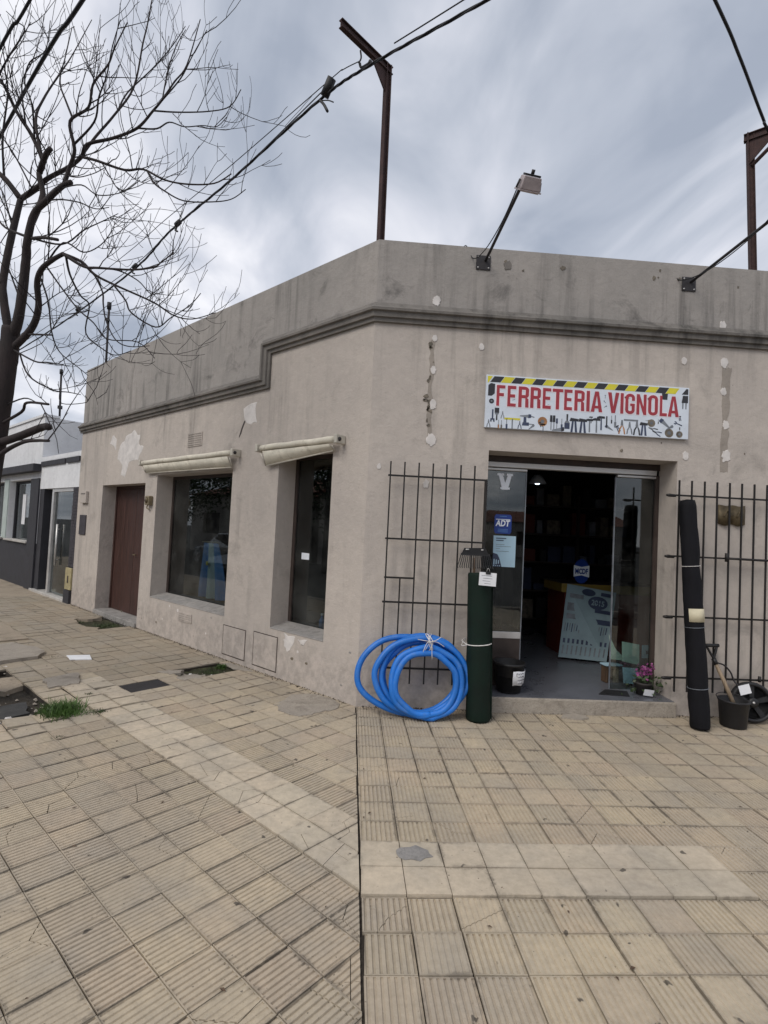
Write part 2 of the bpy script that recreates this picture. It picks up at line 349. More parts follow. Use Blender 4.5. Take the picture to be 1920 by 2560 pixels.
# ---------------------------------------------------------------- mesh helpers
S2 = math.sqrt(0.5)
LD = Vector((-S2, S2, 0)); LN = Vector((-S2, -S2, 0))
def LW(a, b, z): return LD*a + LN*b + Vector((0, 0, z))         # left facade: a along it from the corner, b out into the street
OL = 3.98                                                       # length of the chamfered corner wall
RD = Vector((S2, S2, 0)); RN = Vector((S2, -S2, 0))
def RW(a, b, z): return Vector((OL, 0, 0)) + RD*a + RN*b + Vector((0, 0, z))
def OW(x, b, z): return Vector((x, -b, z))                      # chamfered wall: x along it, b outwards
ORG = {}
class MB:
    def __init__(s): s.v = []; s.f = []; s.sm = []
    def add(s, vs, fs, smooth=False):
        n = len(s.v); s.v += [Vector(p) for p in vs]
        for f in fs: s.f.append([n+i for i in f]); s.sm.append(smooth)
        return s
    def hexa(s, p):   # 8 corners: bottom 4 CCW, top 4
        return s.add(p, [(3, 2, 1, 0), (4, 5, 6, 7), (0, 1, 5, 4), (1, 2, 6, 5), (2, 3, 7, 6), (3, 0, 4, 7)])
    def box(s, c, d, rot=None):
        x, y, z = d[0]/2, d[1]/2, d[2]/2
        p = [Vector(q) for q in ((-x, -y, -z), (x, -y, -z), (x, y, -z), (-x, y, -z), (-x, -y, z), (x, -y, z), (x, y, z), (-x, y, z))]
        if rot is not None: p = [rot @ q for q in p]
        return s.hexa([Vector(c)+q for q in p])
    def fbox(s, F, a0, a1, b0, b1, z0, z1):      # box in a wall frame F
        return s.hexa([F(a0, b0, z0), F(a1, b0, z0), F(a1, b1, z0), F(a0, b1, z0), F(a0, b0, z1), F(a1, b0, z1), F(a1, b1, z1), F(a0, b1, z1)])
    def prism(s, pts, off):      # polygon (3D points) extruded by vector off
        n = len(pts); off = Vector(off); P = [Vector(p) for p in pts]
        return s.add(P+[p+off for p in P], [list(range(n-1, -1, -1)), list(range(n, 2*n))]+[(i, (i+1) % n, n+(i+1) % n, n+i) for i in range(n)])
    def tube(s, path, r, sides=8, closed=False, caps=True, smooth=True):
        P = [Vector(p) for p in path]; n = len(P)
        rr = r if isinstance(r, (list, tuple)) else [r]*n
        T = []
        for i in range(n):
            a = P[(i-1) % n] if (closed or i > 0) else P[i]
            b = P[(i+1) % n] if (closed or i < n-1) else P[i]
            t = (b-a); T.append(t.normalized() if t.length > 1e-9 else Vector((0, 0, 1)))
        u = T[0].orthogonal().normalized()
        vs = []
        for i in range(n):
            u = (u - T[i]*u.dot(T[i])); u = u.normalized() if u.length > 1e-6 else T[i].orthogonal().normalized()
            w_ = T[i].cross(u)
            for k in range(sides):
                a = 2*math.pi*k/sides
                vs.append(P[i] + (u*math.cos(a)+w_*math.sin(a))*rr[i])
        fs = []
        for i in range(n if closed else n-1):
            j = (i+1) % n
            for k in range(sides):
                k2 = (k+1) % sides
                fs.append((i*sides+k, i*sides+k2, j*sides+k2, j*sides+k))
        if caps and not closed:
            fs.append(list(range(sides-1, -1, -1))); fs.append([(n-1)*sides+k for k in range(sides)])
        return s.add(vs, fs, smooth)
    def lathe(s, c, prof, sides=24, axis=None, smooth=True):
        c = Vector(c); vs = []
        for r, z in prof:
            for k in range(sides):
                a = 2*math.pi*k/sides
                p = Vector((r*math.cos(a), r*math.sin(a), z))
                vs.append(c + (axis @ p if axis is not None else p))
        n = len(prof); fs = []
        for i in range(n-1):
            for k in range(sides):
                k2 = (k+1) % sides
                fs.append((i*sides+k, i*sides+k2, (i+1)*sides+k2, (i+1)*sides+k))
        if prof[0][0] > 1e-5: fs.append(list(range(sides-1, -1, -1)))
        if prof[-1][0] > 1e-5: fs.append([(n-1)*sides+k for k in range(sides)])
        return s.add(vs, fs, smooth)
    def build(s, name, m, parent=None, label=None, cat=None, group=None, kind=None, org=None, bevel=0.0):
        if parent is not None: o0 = ORG[parent.name]
        elif org is not None: o0 = Vector(org)
        else:
            n = len(s.v)
            o0 = Vector((sum(p.x for p in s.v)/n, sum(p.y for p in s.v)/n, min(p.z for p in s.v)))
        me = bpy.data.meshes.new(name)
        me.from_pydata([p-o0 for p in s.v], [], s.f)
        me.polygons.foreach_set('use_smooth', s.sm)
        me.materials.append(MT[m] if isinstance(m, str) else m)
        me.update()
        ob = bpy.data.objects.new(name, me); COL.objects.link(ob)
        if parent is not None: ob.parent = parent
        else: ob.location = o0
        ORG[ob.name] = o0
        if bevel:
            md = ob.modifiers.new('bevel', 'BEVEL'); md.width = bevel; md.segments = 2; md.limit_method = 'ANGLE'; md.angle_limit = R(40)
        return tag(ob, label, cat, group, kind)
def tag(o, label=None, cat=None, group=None, kind=None):
    if label: o['label'] = label
    if cat: o['category'] = cat
    if group: o['group'] = group
    if kind: o['kind'] = kind
    return o
def thing(name, loc, label, cat, group=None):
    o = bpy.data.objects.new(name, None); COL.objects.link(o); o.location = loc
    o.empty_display_size = 0.1
    ORG[o.name] = Vector(loc)
    return tag(o, label, cat, group)
def slab_holes(F, A, Z, b0, b1, holes, mb=None):
    """wall slab in frame F spanning A x Z between depths b0 < b1, with rectangular holes (a0,a1,z0,z1)"""
    mb = mb or MB()
    ca = sorted({A[0], A[1]} | {h[i] for h in holes for i in (0, 1) if A[0] < h[i] < A[1]})
    cz = sorted({Z[0], Z[1]} | {h[i] for h in holes for i in (2, 3) if Z[0] < h[i] < Z[1]})
    def solid(i, j):
        if not (0 <= i < len(ca)-1 and 0 <= j < len(cz)-1): return False
        x = (ca[i]+ca[i+1])/2; z = (cz[j]+cz[j+1])/2
        return not any(h[0] < x < h[1] and h[2] < z < h[3] for h in holes)
    V = {}
    def v(a, b, z):
        k = (round(a, 5), round(b, 5), round(z, 5))
        if k not in V: V[k] = len(mb.v); mb.v.append(F(a, b, z))
        return V[k]
    def face(*q): mb.f.append(list(q)); mb.sm.append(False)
    for i in range(len(ca)-1):
        for j in range(len(cz)-1):
            if not solid(i, j): continue
            a0, a1, z0, z1 = ca[i], ca[i+1], cz[j], cz[j+1]
            face(v(a0, b1, z0), v(a1, b1, z0), v(a1, b1, z1), v(a0, b1, z1))
            face(v(a1, b0, z0), v(a0, b0, z0), v(a0, b0, z1), v(a1, b0, z1))
            if not solid(i-1, j): face(v(a0, b0, z0), v(a0, b1, z0), v(a0, b1, z1), v(a0, b0, z1))
            if not solid(i+1, j): face(v(a1, b1, z0), v(a1, b0, z0), v(a1, b0, z1), v(a1, b1, z1))
            if not solid(i, j-1): face(v(a0, b0, z0), v(a1, b0, z0), v(a1, b1, z0), v(a0, b1, z0))
            if not solid(i, j+1): face(v(a0, b1, z1), v(a1, b1, z1), v(a1, b0, z1), v(a0, b0, z1))
    return mb
def blob(F, pts, b0, b1, jit=0.012, sub=3, seed=1):
    """ragged thin patch on a wall: outline points (a,z) roughened, extruded b0..b1"""
    rg = random.Random(seed); out = []
    n = len(pts)
    for i in range(n):
        (a, z), (c, d) = pts[i], pts[(i+1) % n]
        for k in range(sub):
            t = k/sub
            out.append((a+(c-a)*t+rg.uniform(-jit, jit), z+(d-z)*t+rg.uniform(-jit, jit)))
    ca = sum(p[0] for p in out)/len(out); cz = sum(p[1] for p in out)/len(out)
    mb = MB(); m = len(out)
    vs = [F(a, b0, z) for a, z in out] + [F(ca+(a-ca)*0.93, b1, cz+(z-cz)*0.93) for a, z in out]
    mb.add(vs, [list(range(m, 2*m))] + [(i, (i+1) % m, m+(i+1) % m, m+i) for i in range(m)])
    return mb
def ring_pts(n, r, jit, rg, sx=1, sz=1):
    return [(sx*r*math.cos(2*math.pi*k/n)*(1+rg.uniform(-jit, jit)), sz*r*math.sin(2*math.pi*k/n)*(1+rg.uniform(-jit, jit))) for k in range(n)]
def spline(P, n=8):
    P = [Vector(p) for p in P]; out = []
    for i in range(len(P)-1):
        p0 = P[max(i-1, 0)]; p1 = P[i]; p2 = P[i+1]; p3 = P[min(i+2, len(P)-1)]
        for k in range(n):
            t = k/n
            out.append(0.5*((2*p1)+(p2-p0)*t+(2*p0-5*p1+4*p2-p3)*t*t+(3*p1-p0-3*p2+p3)*t**3))
    return out+[P[-1]]
# ================================================================ THE SETTING
KB = 4.2; YK = -6.5
def clip(poly, nx, ny, c):
    """keep the part of a 2D polygon with nx*x+ny*y <= c"""
    out = []
    n = len(poly)
    for i in range(n):
        p, q = poly[i], poly[(i+1) % n]
        dp = nx*p[0]+ny*p[1]-c; dq = nx*q[0]+ny*q[1]-c
        if dp <= 0: out.append(p)
        if (dp < 0) != (dq < 0) and abs(dp-dq) > 1e-12 and dp != 0 and dq != 0:
            t = dp/(dp-dq); out.append((p[0]+(q[0]-p[0])*t, p[1]+(q[1]-p[1])*t))
    return out
# road / ground sheet to the horizon
MB().add([(-400, -400, -0.15), (400, -400, -0.15), (400, 400, -0.15), (-400, 400, -0.15)], [(0, 1, 2, 3)]).build('road', 'asphalt', kind='structure', label='asphalt street beyond the kerb')
# soil under the pavements (shows in the pits)
MB().add([LW(1.2, 0.02, -0.062), LW(14, 0.02, -0.062), LW(14, KB-0.15, -0.062), LW(1.2, KB-0.15, -0.062)], [(0, 1, 2, 3)]).build('soil', 'soil', kind='structure', label='damp dark soil in the broken pavement')

T = 0.2; GAP = 0.0018
# --- bedding of the corner pavement (in front of the chamfered wall)
def bevel_poly(): 
    p = [(-0.0, 0.12), (9, 0.12), (9, YK), (0, YK)]
    return clip(p, S2, -S2, S2*OL + KB - 0.15)
cp = MB().prism([(x, y, -0.15) for x, y in bevel_poly()], (0, 0, 0.1375)).build('corner_pavement', 'joint', kind='structure', label='tiled pavement in front of the shop door')
# --- bedding of the side pavement: clipped part near the corner plus cells with the pits cut out
PITS = [(1.462, 3.05, 1.9268, 3.3268), (1.662, 2.062, 0.1268, 0.7268), (4.662, 5.662, 0.03, 0.5268)]
sp_mb = MB()
pl = [(-9, 0.0), (1.3, 0.0), (1.3, KB-0.15), (-9, KB-0.15)]
pl = clip(pl, -1, -1, 0.0)                     # x < 0  <=>  a+b > 0
pl = clip(pl, -S2, S2, -YK)                    # y > YK
sp_mb.prism([LW(a, b, -0.15) for a, b in pl], (0, 0, 0.1375))
def FG(top):
    return lambda a, h, b: LW(a, b, h)
slab_holes(FG(0), (1.3, 8.64), (-0.05, KB-0.15), -0.15, -0.0125, PITS, sp_mb)
sp = sp_mb.build('side_pavement', 'joint', kind='structure', label='tiled pavement along the long facade')
co = slab_holes(FG(0), (8.664, 20.0), (-0.04, KB-0.152), -0.148, -0.001, PITS).build('concrete_pavement', 'concrete', kind='structure', label='worn cement pavement further down the side street')
rq = [(0, 0), (16, 0), (16, KB-0.152), (-6, KB-0.152)]
rq = [(RW(a, b, 0).x, RW(a, b, 0).y) for a, b in rq]
MB().prism([(x, y, -0.148) for x, y in clip(rq, 0, -1, -0.124)], (0, 0, 0.146)).build('concrete_pavement', 'concrete', kind='structure', label='cement pavement along the far side of the shop')
# kerbs
for nm, F_, a0, a1, seg in (('kerb', LW, -1.9, 16, None), ('kerb', RW, -1.9, 16, None)):
    MB().fbox(F_, a0, a1, KB-0.15, KB, -0.15, 0.0).build(nm, 'slab', kind='structure', bevel=0.015)
MB().box((OL/2, YK-0.075, -0.075), (9.5, 0.15, 0.15)).build('kerb', 'slab', kind='structure', bevel=0.015)
def tile_mesh(name, poly, axis, ribs, depth, n=8, mat='tile'):
    """cement tile from a convex outline (metres, local), ribs running across `axis`; outline edges drop into the joint"""
    P = T/n; bps = [(-0.001, 0.0)]
    if ribs:
        for k in range(n):
            x = k*P
            bps += [(x+P*0.46, 0.0), (x+P*0.56, -depth), (x+P*0.82, -depth), (x+P*0.92, 0.0)]
    bps += [(T+0.001, 0.0)]
    V = {}; vs = []; fs = []
    def hz(t):
        for (a, za), (b, zb) in zip(bps, bps[1:]):
            if a <= t <= b: return za+(zb-za)*(t-a)/(b-a)
        return 0.0
    def v(x, y):
        k = (round(x, 5), round(y, 5))
        if k not in V: V[k] = len(vs); vs.append((x, y, hz(k[axis])))
        return V[k]
    ex, ey = (1, 0) if axis == 0 else (0, 1)
    for (a, za), (b, zb) in zip(bps, bps[1:]):
        q = clip(clip(poly, ex, ey, b), -ex, -ey, -a)
        idx = []
        for x, y in q:
            i = v(x, y)
            if not idx or idx[-1] != i: idx.append(i)
        if len(idx) > 1 and idx[0] == idx[-1]: idx.pop()
        if len(set(idx)) >= 3: fs.append(idx)
    cnt = {}
    for f in fs:
        for i in range(len(f)):
            e = (f[i], f[(i+1) % len(f)]); cnt[e] = 1
    low = {}
    def lw_(i):
        if i not in low: low[i] = len(vs); vs.append((vs[i][0], vs[i][1], -0.0165))
        return low[i]
    for (i, j) in list(cnt):
        if (j, i) not in cnt: fs.append([j, i, lw_(i), lw_(j)])
    return vs, fs
def star(poly, rg, n):
    """crack a tile into sectors that meet at one inner point"""
    cxm = sum(p[0] for p in poly)/len(poly)+rg.uniform(-.045, .045); cym = sum(p[1] for p in poly)/len(poly)+rg.uniform(-.045, .045)
    a0 = rg.uniform(0, 6.28); angs = [a0+2*math.pi*k/n+rg.uniform(-.35, .35) for k in range(n)]
    out = []
    for k in range(n):
        u, v = angs[k], angs[(k+1) % n]; g = rg.uniform(.0009, .0024)
        q = clip(poly, math.sin(u), -math.cos(u), math.sin(u)*cxm-math.cos(u)*cym-g)
        q = clip(q, -math.sin(v), math.cos(v), -math.sin(v)*cxm+math.cos(v)*cym-g)
        if len(q) >= 3: out.append(q)
    return out
def split_poly(poly, rg, n):
    if rg.random() < .65: return star(poly, rg, rg.choice([3, 3, 4]))
    n = 1; parts = [poly]
    for _ in range(n):
        cxm = sum(p[0] for p in poly)/len(poly)+rg.uniform(-.05, .05); cym = sum(p[1] for p in poly)/len(poly)+rg.uniform(-.05, .05)
        an = rg.uniform(0, math.pi); nx, ny = math.cos(an), math.sin(an); c = nx*cxm+ny*cym
        new = []
        for q in parts:
            a = clip(q, nx, ny, c-0.0016); b = clip(q, -nx, -ny, -c-0.0016)
            if len(a) >= 3: new.append(a)
            if len(b) >= 3: new.append(b)
        parts = new
    return parts
SQ = [(GAP, GAP), (T-GAP, GAP), (T-GAP, T-GAP), (GAP, T-GAP)]
MESHES = {}
def mk(vs, fs, mat):
    me = bpy.data.meshes.new('paving_tile'); me.from_pydata(vs, [], fs); me.materials.append(MT[mat]); me.update()
    uv = me.uv_layers.new(name='tile')
    for lp in me.loops:
        co = me.vertices[lp.vertex_index].co; uv.data[lp.index].uv = (co.x/T, co.y/T)
    return me
def framed(poly, axis, ribs, depth):
    """ribbed field with a thin flat margin where the ribs end"""
    if not ribs: return tile_mesh('tile', poly, axis, ribs, depth)
    lo, hi = (0.0065, T-0.0065)
    ex, ey = (0, 1) if axis == 0 else (1, 0)
    vs, fs = [], []
    for p, rb_ in ((clip(clip(poly, ex, ey, hi), -ex, -ey, -lo), True), (clip(poly, ex, ey, lo), False), (clip(poly, -ex, -ey, -hi), False)):
        if len(p) < 3: continue
        a, b = tile_mesh('tile', p, axis, rb_, depth)
        n = len(vs); vs += a; fs += [[n+i for i in f] for f in b]
    return vs, fs
VAR = []                                    # a few outlines with uneven joints
for _ in range(9):
    g_ = [random.choice([0.0014, 0.0019, 0.0024, 0.0030, 0.0040]) for _ in range(4)]
    VAR.append([(g_[0], g_[1]), (T-g_[2], g_[1]+random.uniform(-.0008, .0008)), (T-g_[2], T-g_[3]), (g_[0]+random.uniform(0, .0008), T-g_[3])])
def shared(axis, ribs, depth, mat):
    k = (axis, ribs, depth, mat, random.randrange(9))
    if k not in MESHES:
        vs, fs = framed(VAR[k[4]], axis, ribs, depth)
        MESHES[k] = mk(vs, fs, mat)
    return MESHES[k]
def custom(polys, axis, ribs, depth, mat, rg):
    vs, fs = [], []
    for p in polys:
        if len(p) < 3: continue
        a, b = framed(p, axis, ribs, depth)
        dz = rg.uniform(-0.0015, 0.001) if len(polys) > 1 else 0
        n = len(vs); vs += [(x, y, z+dz) for x, y, z in a]; fs += [[n+i for i in f] for f in b]
    return mk(vs, fs, mat)
def lay(parent, specs, rotz, matj, limit=300):
    """specs: (world origin, mesh, tilt, area) -> the 300 that show largest are parts, the rest one part"""
    specs.sort(key=lambda s: -s[3])
    inv = Vector(ORG[parent.name])
    jv, jf, ju = [], [], []
    for k, (o, me, tilt, area) in enumerate(specs):
        if k < limit:
            ob = bpy.data.objects.new('paving_tile', me); COL.objects.link(ob); ob.parent = parent
            ob.location = Vector(o)-inv; ob.rotation_euler = (tilt[0], tilt[1], rotz)
        else:
            mx = Matrix.Translation(Vector(o)) @ Euler((tilt[0], tilt[1], rotz)).to_matrix().to_4x4()
            n = len(jv); jv += [mx @ v.co - inv for v in me.vertices]; jf += [[n+i for i in p.vertices] for p in me.polygons]; ju += [tuple(d.uv) for d in me.uv_layers[0].data]
    me = bpy.data.meshes.new('paving_tile_field'); me.from_pydata(jv, [], jf); me.materials.append(MT[matj]); me.update()
    me.uv_layers.new(name='tile').data.foreach_set('uv', [q for p in ju for q in p])
    ob = bpy.data.objects.new('paving_tile_field', me); COL.objects.link(ob); ob.parent = parent; ob['kind'] = 'stuff'
def shown(p):
    q = project(p)
    if q is None or q[2] < 0.6 or not (-60 < q[0] < 1980 and q[1] < 2660): return 0
    return 1.0/(q[2]**3)
rg = random.Random(11)
# corner pavement: columns square to the chamfered wall, first column starts at the split line
specs = []
Y0 = -2.4666
for i in range(0, 36):
    for j in range(-21, 13):
        x = i*T + 0.0025; y = Y0 + j*T
        if y > 0.06: continue
        poly = SQ
        if y + T > 0.0: poly = clip(SQ, 0, 1, -0.002 - y)
        if i == 0: poly = clip(poly, -1, -rg.uniform(-.03, .03), -rg.uniform(.001, .007))
        wx = [(x+px, y+py) for px, py in poly]
        if not wx or y < YK: continue
        if max(S2*a - S2*b for a, b in wx) > S2*OL+KB-0.16: continue
        band = (0 <= j < 2) and i < 9
        d = rg.choice([0.0066, 0.006, 0.0055, 0.0045, 0.003])
        if (y > -1.1 and x > .5) or x > 1.9: d = rg.choice([0.005, 0.003, 0.003, 0.006])
        mat = 'smooth' if band else 'tile'
        ar = shown((x+0.1, y+0.1, 0))
        cracked = ar > 0.02 and (rg.random() < (0.17 if (not band and x < 1.4) else 0.09)) and not band
        if band and j == 0: poly = clip(poly, 0, -1, -0.010+rg.uniform(-.003, .002))
        if poly is SQ and not cracked: me = shared(0, not band, d, mat)
        else: me = custom(split_poly(poly, rg, rg.choice([1, 2, 2, 3])) if cracked else [poly], 0, not band, d, mat, rg)
        z = rg.uniform(-0.0012, 0.0012) + (0.006 if band else 0)
        specs.append(((x, y, z), me, (rg.gauss(0, 0.0065), rg.gauss(0, 0.0065)), ar))
lay(cp, specs, 0.0, 'tile_j')
# side pavement: local x along the facade (a), local y out to the street; clipped at the split line
specs = []
B0 = 1.7268; A0 = -1.338
ang = math.atan2(LD.y, LD.x)
def loc2ab(px, py, a, b): return a+px, b-T+py
HOLES = PITS + [(1.662, 1.862, 0.9268, 1.3268)]
worn = []
for i in range(-22, 50):
    for j in range(-9, 14):
        a = A0 + i*T; b = B0 + j*T                    # tile spans a..a+T, b-T..b
        if b - T < -0.19 or b > KB-0.16: continue
        far = a + T > (2.464 if b > 1.34 else 2.064)
        if any(h[0]-0.02 < a+T/2 < h[1]+0.02 and h[2]-0.03 < b-T/2 < h[3]+0.03 for h in HOLES): continue
        poly = SQ
        # stay on the street side of the wall (b>0), and x<-0.012 (a+b > 0.017)
        poly = clip(poly, 0, -1, b-T-0.002)
        poly = clip(poly, -1, -1, a+b-T-0.003-abs(rg.gauss(0, .004)))
        if abs(a-1.462) < .02 and 1.0 < b-T/2+.05 < 1.33: poly = clip(poly, 1, 0, 1.58-a)
        if len(poly) < 3: continue
        c0 = (sum(p[0] for p in poly)/len(poly), sum(p[1] for p in poly)/len(poly))
        ca, cb = loc2ab(*c0, a, b)
        wc = LW(ca, cb, 0)
        if wc.y < YK: continue
        band = j in (-1, 0) and a < 2.2 and not far
        d = rg.choice([0.0068, 0.006, 0.006, 0.0052, 0.004])
        if j == -1 + 1: poly = clip(poly, 0, 1, T-0.009)
        if b < 1.3: d = rg.choice([0.003, 0.004, 0.002])
        if a > 0.9: d = rg.choice([0.001, 0.002])
        mat = 'smooth' if band else 'tile'
        full = len(poly) == 4 and max(abs(p[0]-q[0])+abs(p[1]-q[1]) for p, q in zip(poly, SQ)) < 1e-6
        ar = shown(wc)
        edge = not full and a < 0.2
        cracked = ar > 0.02 and rg.random() < (0.5 if edge else (0.09 if not band else 0.03))
        if full and not cracked: me = shared(0, not band, d, mat)
        else: me = custom(split_poly(poly, rg, rg.choice([1, 2, 2])) if cracked else [poly], 0, not band, d, mat, rg)
        loose = 1.0 < a < 3.6 and b > 1.5 and not (far and b < 1.9)
        z = rg.uniform(-0.0015, 0.0015) + (0.006 if band else 0) + (rg.uniform(-0.002, 0.008) if loose else 0)
        o = LW(a, b-T, z)
        t_ = 0.022 if loose else 0.007
        (worn if far else specs).append((tuple(o), me, (rg.gauss(0, t_), rg.gauss(0, t_)), 0 if far else ar))
lay(sp, specs, ang, 'tile_j')
lay(sp, worn, ang, 'worn', 0)

# ================================================================ THE SHOP
ZT = 4.28
shop = thing('corner_shop', (OL/2, 1.0, 0), 'beige rendered single storey corner shop with chamfered entrance and tall parapet', 'shop')
DOOR = (1.112, 2.925, 0.14, 2.375)
W1 = (2.215, 4.155, 0.49, 2.23); W2 = (0.475, 1.325, 0.49, 2.36); LDOOR = (4.525, 6.13, 0.06, 2.13)
LEN = 7.24
slab_holes(OW, (0, OL), (-0.1, 3.60), -0.30, 0.0, [(DOOR[0], DOOR[1], -0.2, DOOR[3])]).build('wall', 'wall', shop)
lw_mb = slab_holes(LW, (0, LEN), (-0.1, 3.20), -0.26, 0.0, [W1, W2, LDOOR])
lw_mb.fbox(LW, 0.0, 1.62, -0.26, 0.0, 3.20, 3.60)
lw_mb.build('wall', 'wall', shop)
MB().fbox(RW, 0, 9, -0.26, 0, -0.1, 3.60).build('wall', 'wall', shop)
# parapets
MB().fbox(OW, 0, OL, -0.20, 0.0, 3.60, ZT).build('parapet', 'parapet', shop)
MB().fbox(LW, 0, 1.62, -0.20, 0.0, 3.60, ZT).fbox(LW, 1.62, LEN, -0.20, 0.0, 3.20, ZT).build('parapet', 'parapet', shop)
MB().fbox(RW, 0, 9, -0.20, 0.0, 3.60, ZT).build('parapet', 'parapet', shop)
# moulding: stepped profile (b out, z above its foot)
PROF = [(0.0, 0.0), (0.028, 0.0), (0.030, 0.035), (0.052, 0.040), (0.055, 0.085), (0.078, 0.092), (0.080, 0.115), (0.045, 0.140), (0.012, 0.185), (0.0, 0.19)]
def mould(F0, F1):
    """sweep the profile between two end functions (b,z)->point"""
    mb = MB(); n = len(PROF)
    mb.add([F0(b, z) for b, z in PROF]+[F1(b, z) for b, z in PROF], [(i, i+1, n+i+1, n+i) for i in range(n-1)]+[list(range(n)), list(range(2*n-1, n-1, -1))])
    return mb
ZM, ZL = 3.50, 3.11
k_ = math.tan(R(22.5))
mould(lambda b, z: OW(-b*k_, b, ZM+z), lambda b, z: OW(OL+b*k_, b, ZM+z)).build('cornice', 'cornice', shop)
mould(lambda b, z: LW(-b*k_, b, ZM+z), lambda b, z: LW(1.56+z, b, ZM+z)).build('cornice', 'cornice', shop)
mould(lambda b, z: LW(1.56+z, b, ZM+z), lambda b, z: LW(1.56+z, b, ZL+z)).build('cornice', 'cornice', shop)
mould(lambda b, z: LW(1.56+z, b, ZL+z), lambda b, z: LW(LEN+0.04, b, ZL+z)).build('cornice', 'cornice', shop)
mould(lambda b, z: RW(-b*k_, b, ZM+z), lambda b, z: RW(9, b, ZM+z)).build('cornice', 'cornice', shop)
# party wall at the far end, roof slab, floor, inner shell
MB().fbox(LW, LEN-0.26, LEN, -6, -0.262, -0.1, 4.22).build('party_wall', 'parapet', shop)
def room(z, dz): 
    pts = [OW(0.02, -0.302, z), OW(OL-0.02, -0.302, z), RW(6, -0.27, z), LW(LEN-0.28, -5.5, z), LW(LEN-0.28, -0.27, z)]
    return MB().prism(pts, (0, 0, dz))
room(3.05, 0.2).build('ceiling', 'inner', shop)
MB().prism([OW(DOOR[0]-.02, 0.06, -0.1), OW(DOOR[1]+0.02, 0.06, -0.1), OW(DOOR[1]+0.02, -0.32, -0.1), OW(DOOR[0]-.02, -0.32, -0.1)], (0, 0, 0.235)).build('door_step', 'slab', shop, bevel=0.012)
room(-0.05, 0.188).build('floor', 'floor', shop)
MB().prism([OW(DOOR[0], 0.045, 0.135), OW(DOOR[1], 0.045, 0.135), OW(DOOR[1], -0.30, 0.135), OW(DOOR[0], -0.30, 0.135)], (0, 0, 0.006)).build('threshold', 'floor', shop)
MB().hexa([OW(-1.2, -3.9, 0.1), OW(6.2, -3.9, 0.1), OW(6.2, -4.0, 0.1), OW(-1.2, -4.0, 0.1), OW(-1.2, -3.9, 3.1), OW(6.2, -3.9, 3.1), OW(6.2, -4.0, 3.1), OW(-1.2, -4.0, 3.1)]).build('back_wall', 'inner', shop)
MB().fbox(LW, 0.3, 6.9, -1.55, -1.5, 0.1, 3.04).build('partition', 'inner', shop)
# dark bar standing in for the shadow gap under the lintel, and door frame
MB().fbox(OW, DOOR[0], DOOR[1], -0.36, -0.28, 2.315, 2.375).build('shadow_gap_bar', 'frame', shop)
MB().fbox(OW, DOOR[0]+0.02, 2.885, -0.33, -0.265, 2.262, 2.312).build('door_rail', 'alu', shop, bevel=0.004)
MB().fbox(OW, DOOR[0]+0.02, 1.575, -0.325, -0.275, 2.232, 2.254).build('door_rail', 'alu', shop, bevel=0.003)
MB().fbox(OW, 2.49, 2.885, -0.325, -0.275, 2.232, 2.254).build('door_rail', 'alu', shop, bevel=0.003)
# fixed pane on the left with pale rail and dark kick panel
gp = MB().fbox(OW, 1.15, 1.572, -0.312, -0.306, 0.66, 2.232).build('glass_panel', 'glass', shop)
MB().fbox(OW, 1.15, 1.575, -0.325, -0.295, 0.597, 0.66).build('panel_rail', 'alu', shop, bevel=0.003)
MB().fbox(OW, 1.15, 1.572, -0.318, -0.300, 0.143, 0.597).build('kick_panel', 'frame', shop)
MB().fbox(OW, 1.112, 1.15, -0.33, -0.29, 0.143, 2.262).build('door_jamb', 'frame', shop)
MB().fbox(OW, 1.572, 1.580, -0.320, -0.300, 0.143, 2.232).build('panel_edge', 'toolgrey', shop)
gp2 = MB().fbox(OW, 2.488, 2.885, -0.312, -0.306, 0.143, 2.232).build('glass_panel', 'glass', shop)
MB().fbox(OW, 2.480, 2.488, -0.318, -0.300, 0.143, 2.232).build('panel_edge', 'toolgrey', shop)
MB().fbox(OW, 2.885, 2.925, -0.33, -0.285, 0.143, 2.262).build('door_jamb', 'frame', shop)
# windows of the long facade
def window(W, fr=0.045, extra=None):
    a0, a1, z0, z1 = W
    f = MB()
    f.fbox(LW, a0, a0+fr, -0.262, -0.235, z0, z1).fbox(LW, a1-fr, a1, -0.262, -0.235, z0, z1)
    f.fbox(LW, a0+fr, a1-fr, -0.262, -0.237, z1-fr, z1).fbox(LW, a0+fr, a1-fr, -0.262, -0.237, z0, z0+fr)
    wf = f.build('window', 'frame', shop)
    MB().fbox(LW, a0+fr, a1-fr, -0.255, -0.249, z0+fr, z1-fr).build('pane', 'glass', wf)
    MB().prism([LW(a0+0.002, -0.235, z0+0.001), LW(a0+0.002, -0.235, z0+0.055), LW(a0+0.002, -0.004, z0+0.012), LW(a0+0.002, 0.004, z0+0.006), LW(a0+0.002, 0.004, z0+0.001)], LD*(a1-a0-0.004)).build('sill', 'sillc', wf)
    return wf
window(W1); window(W2)
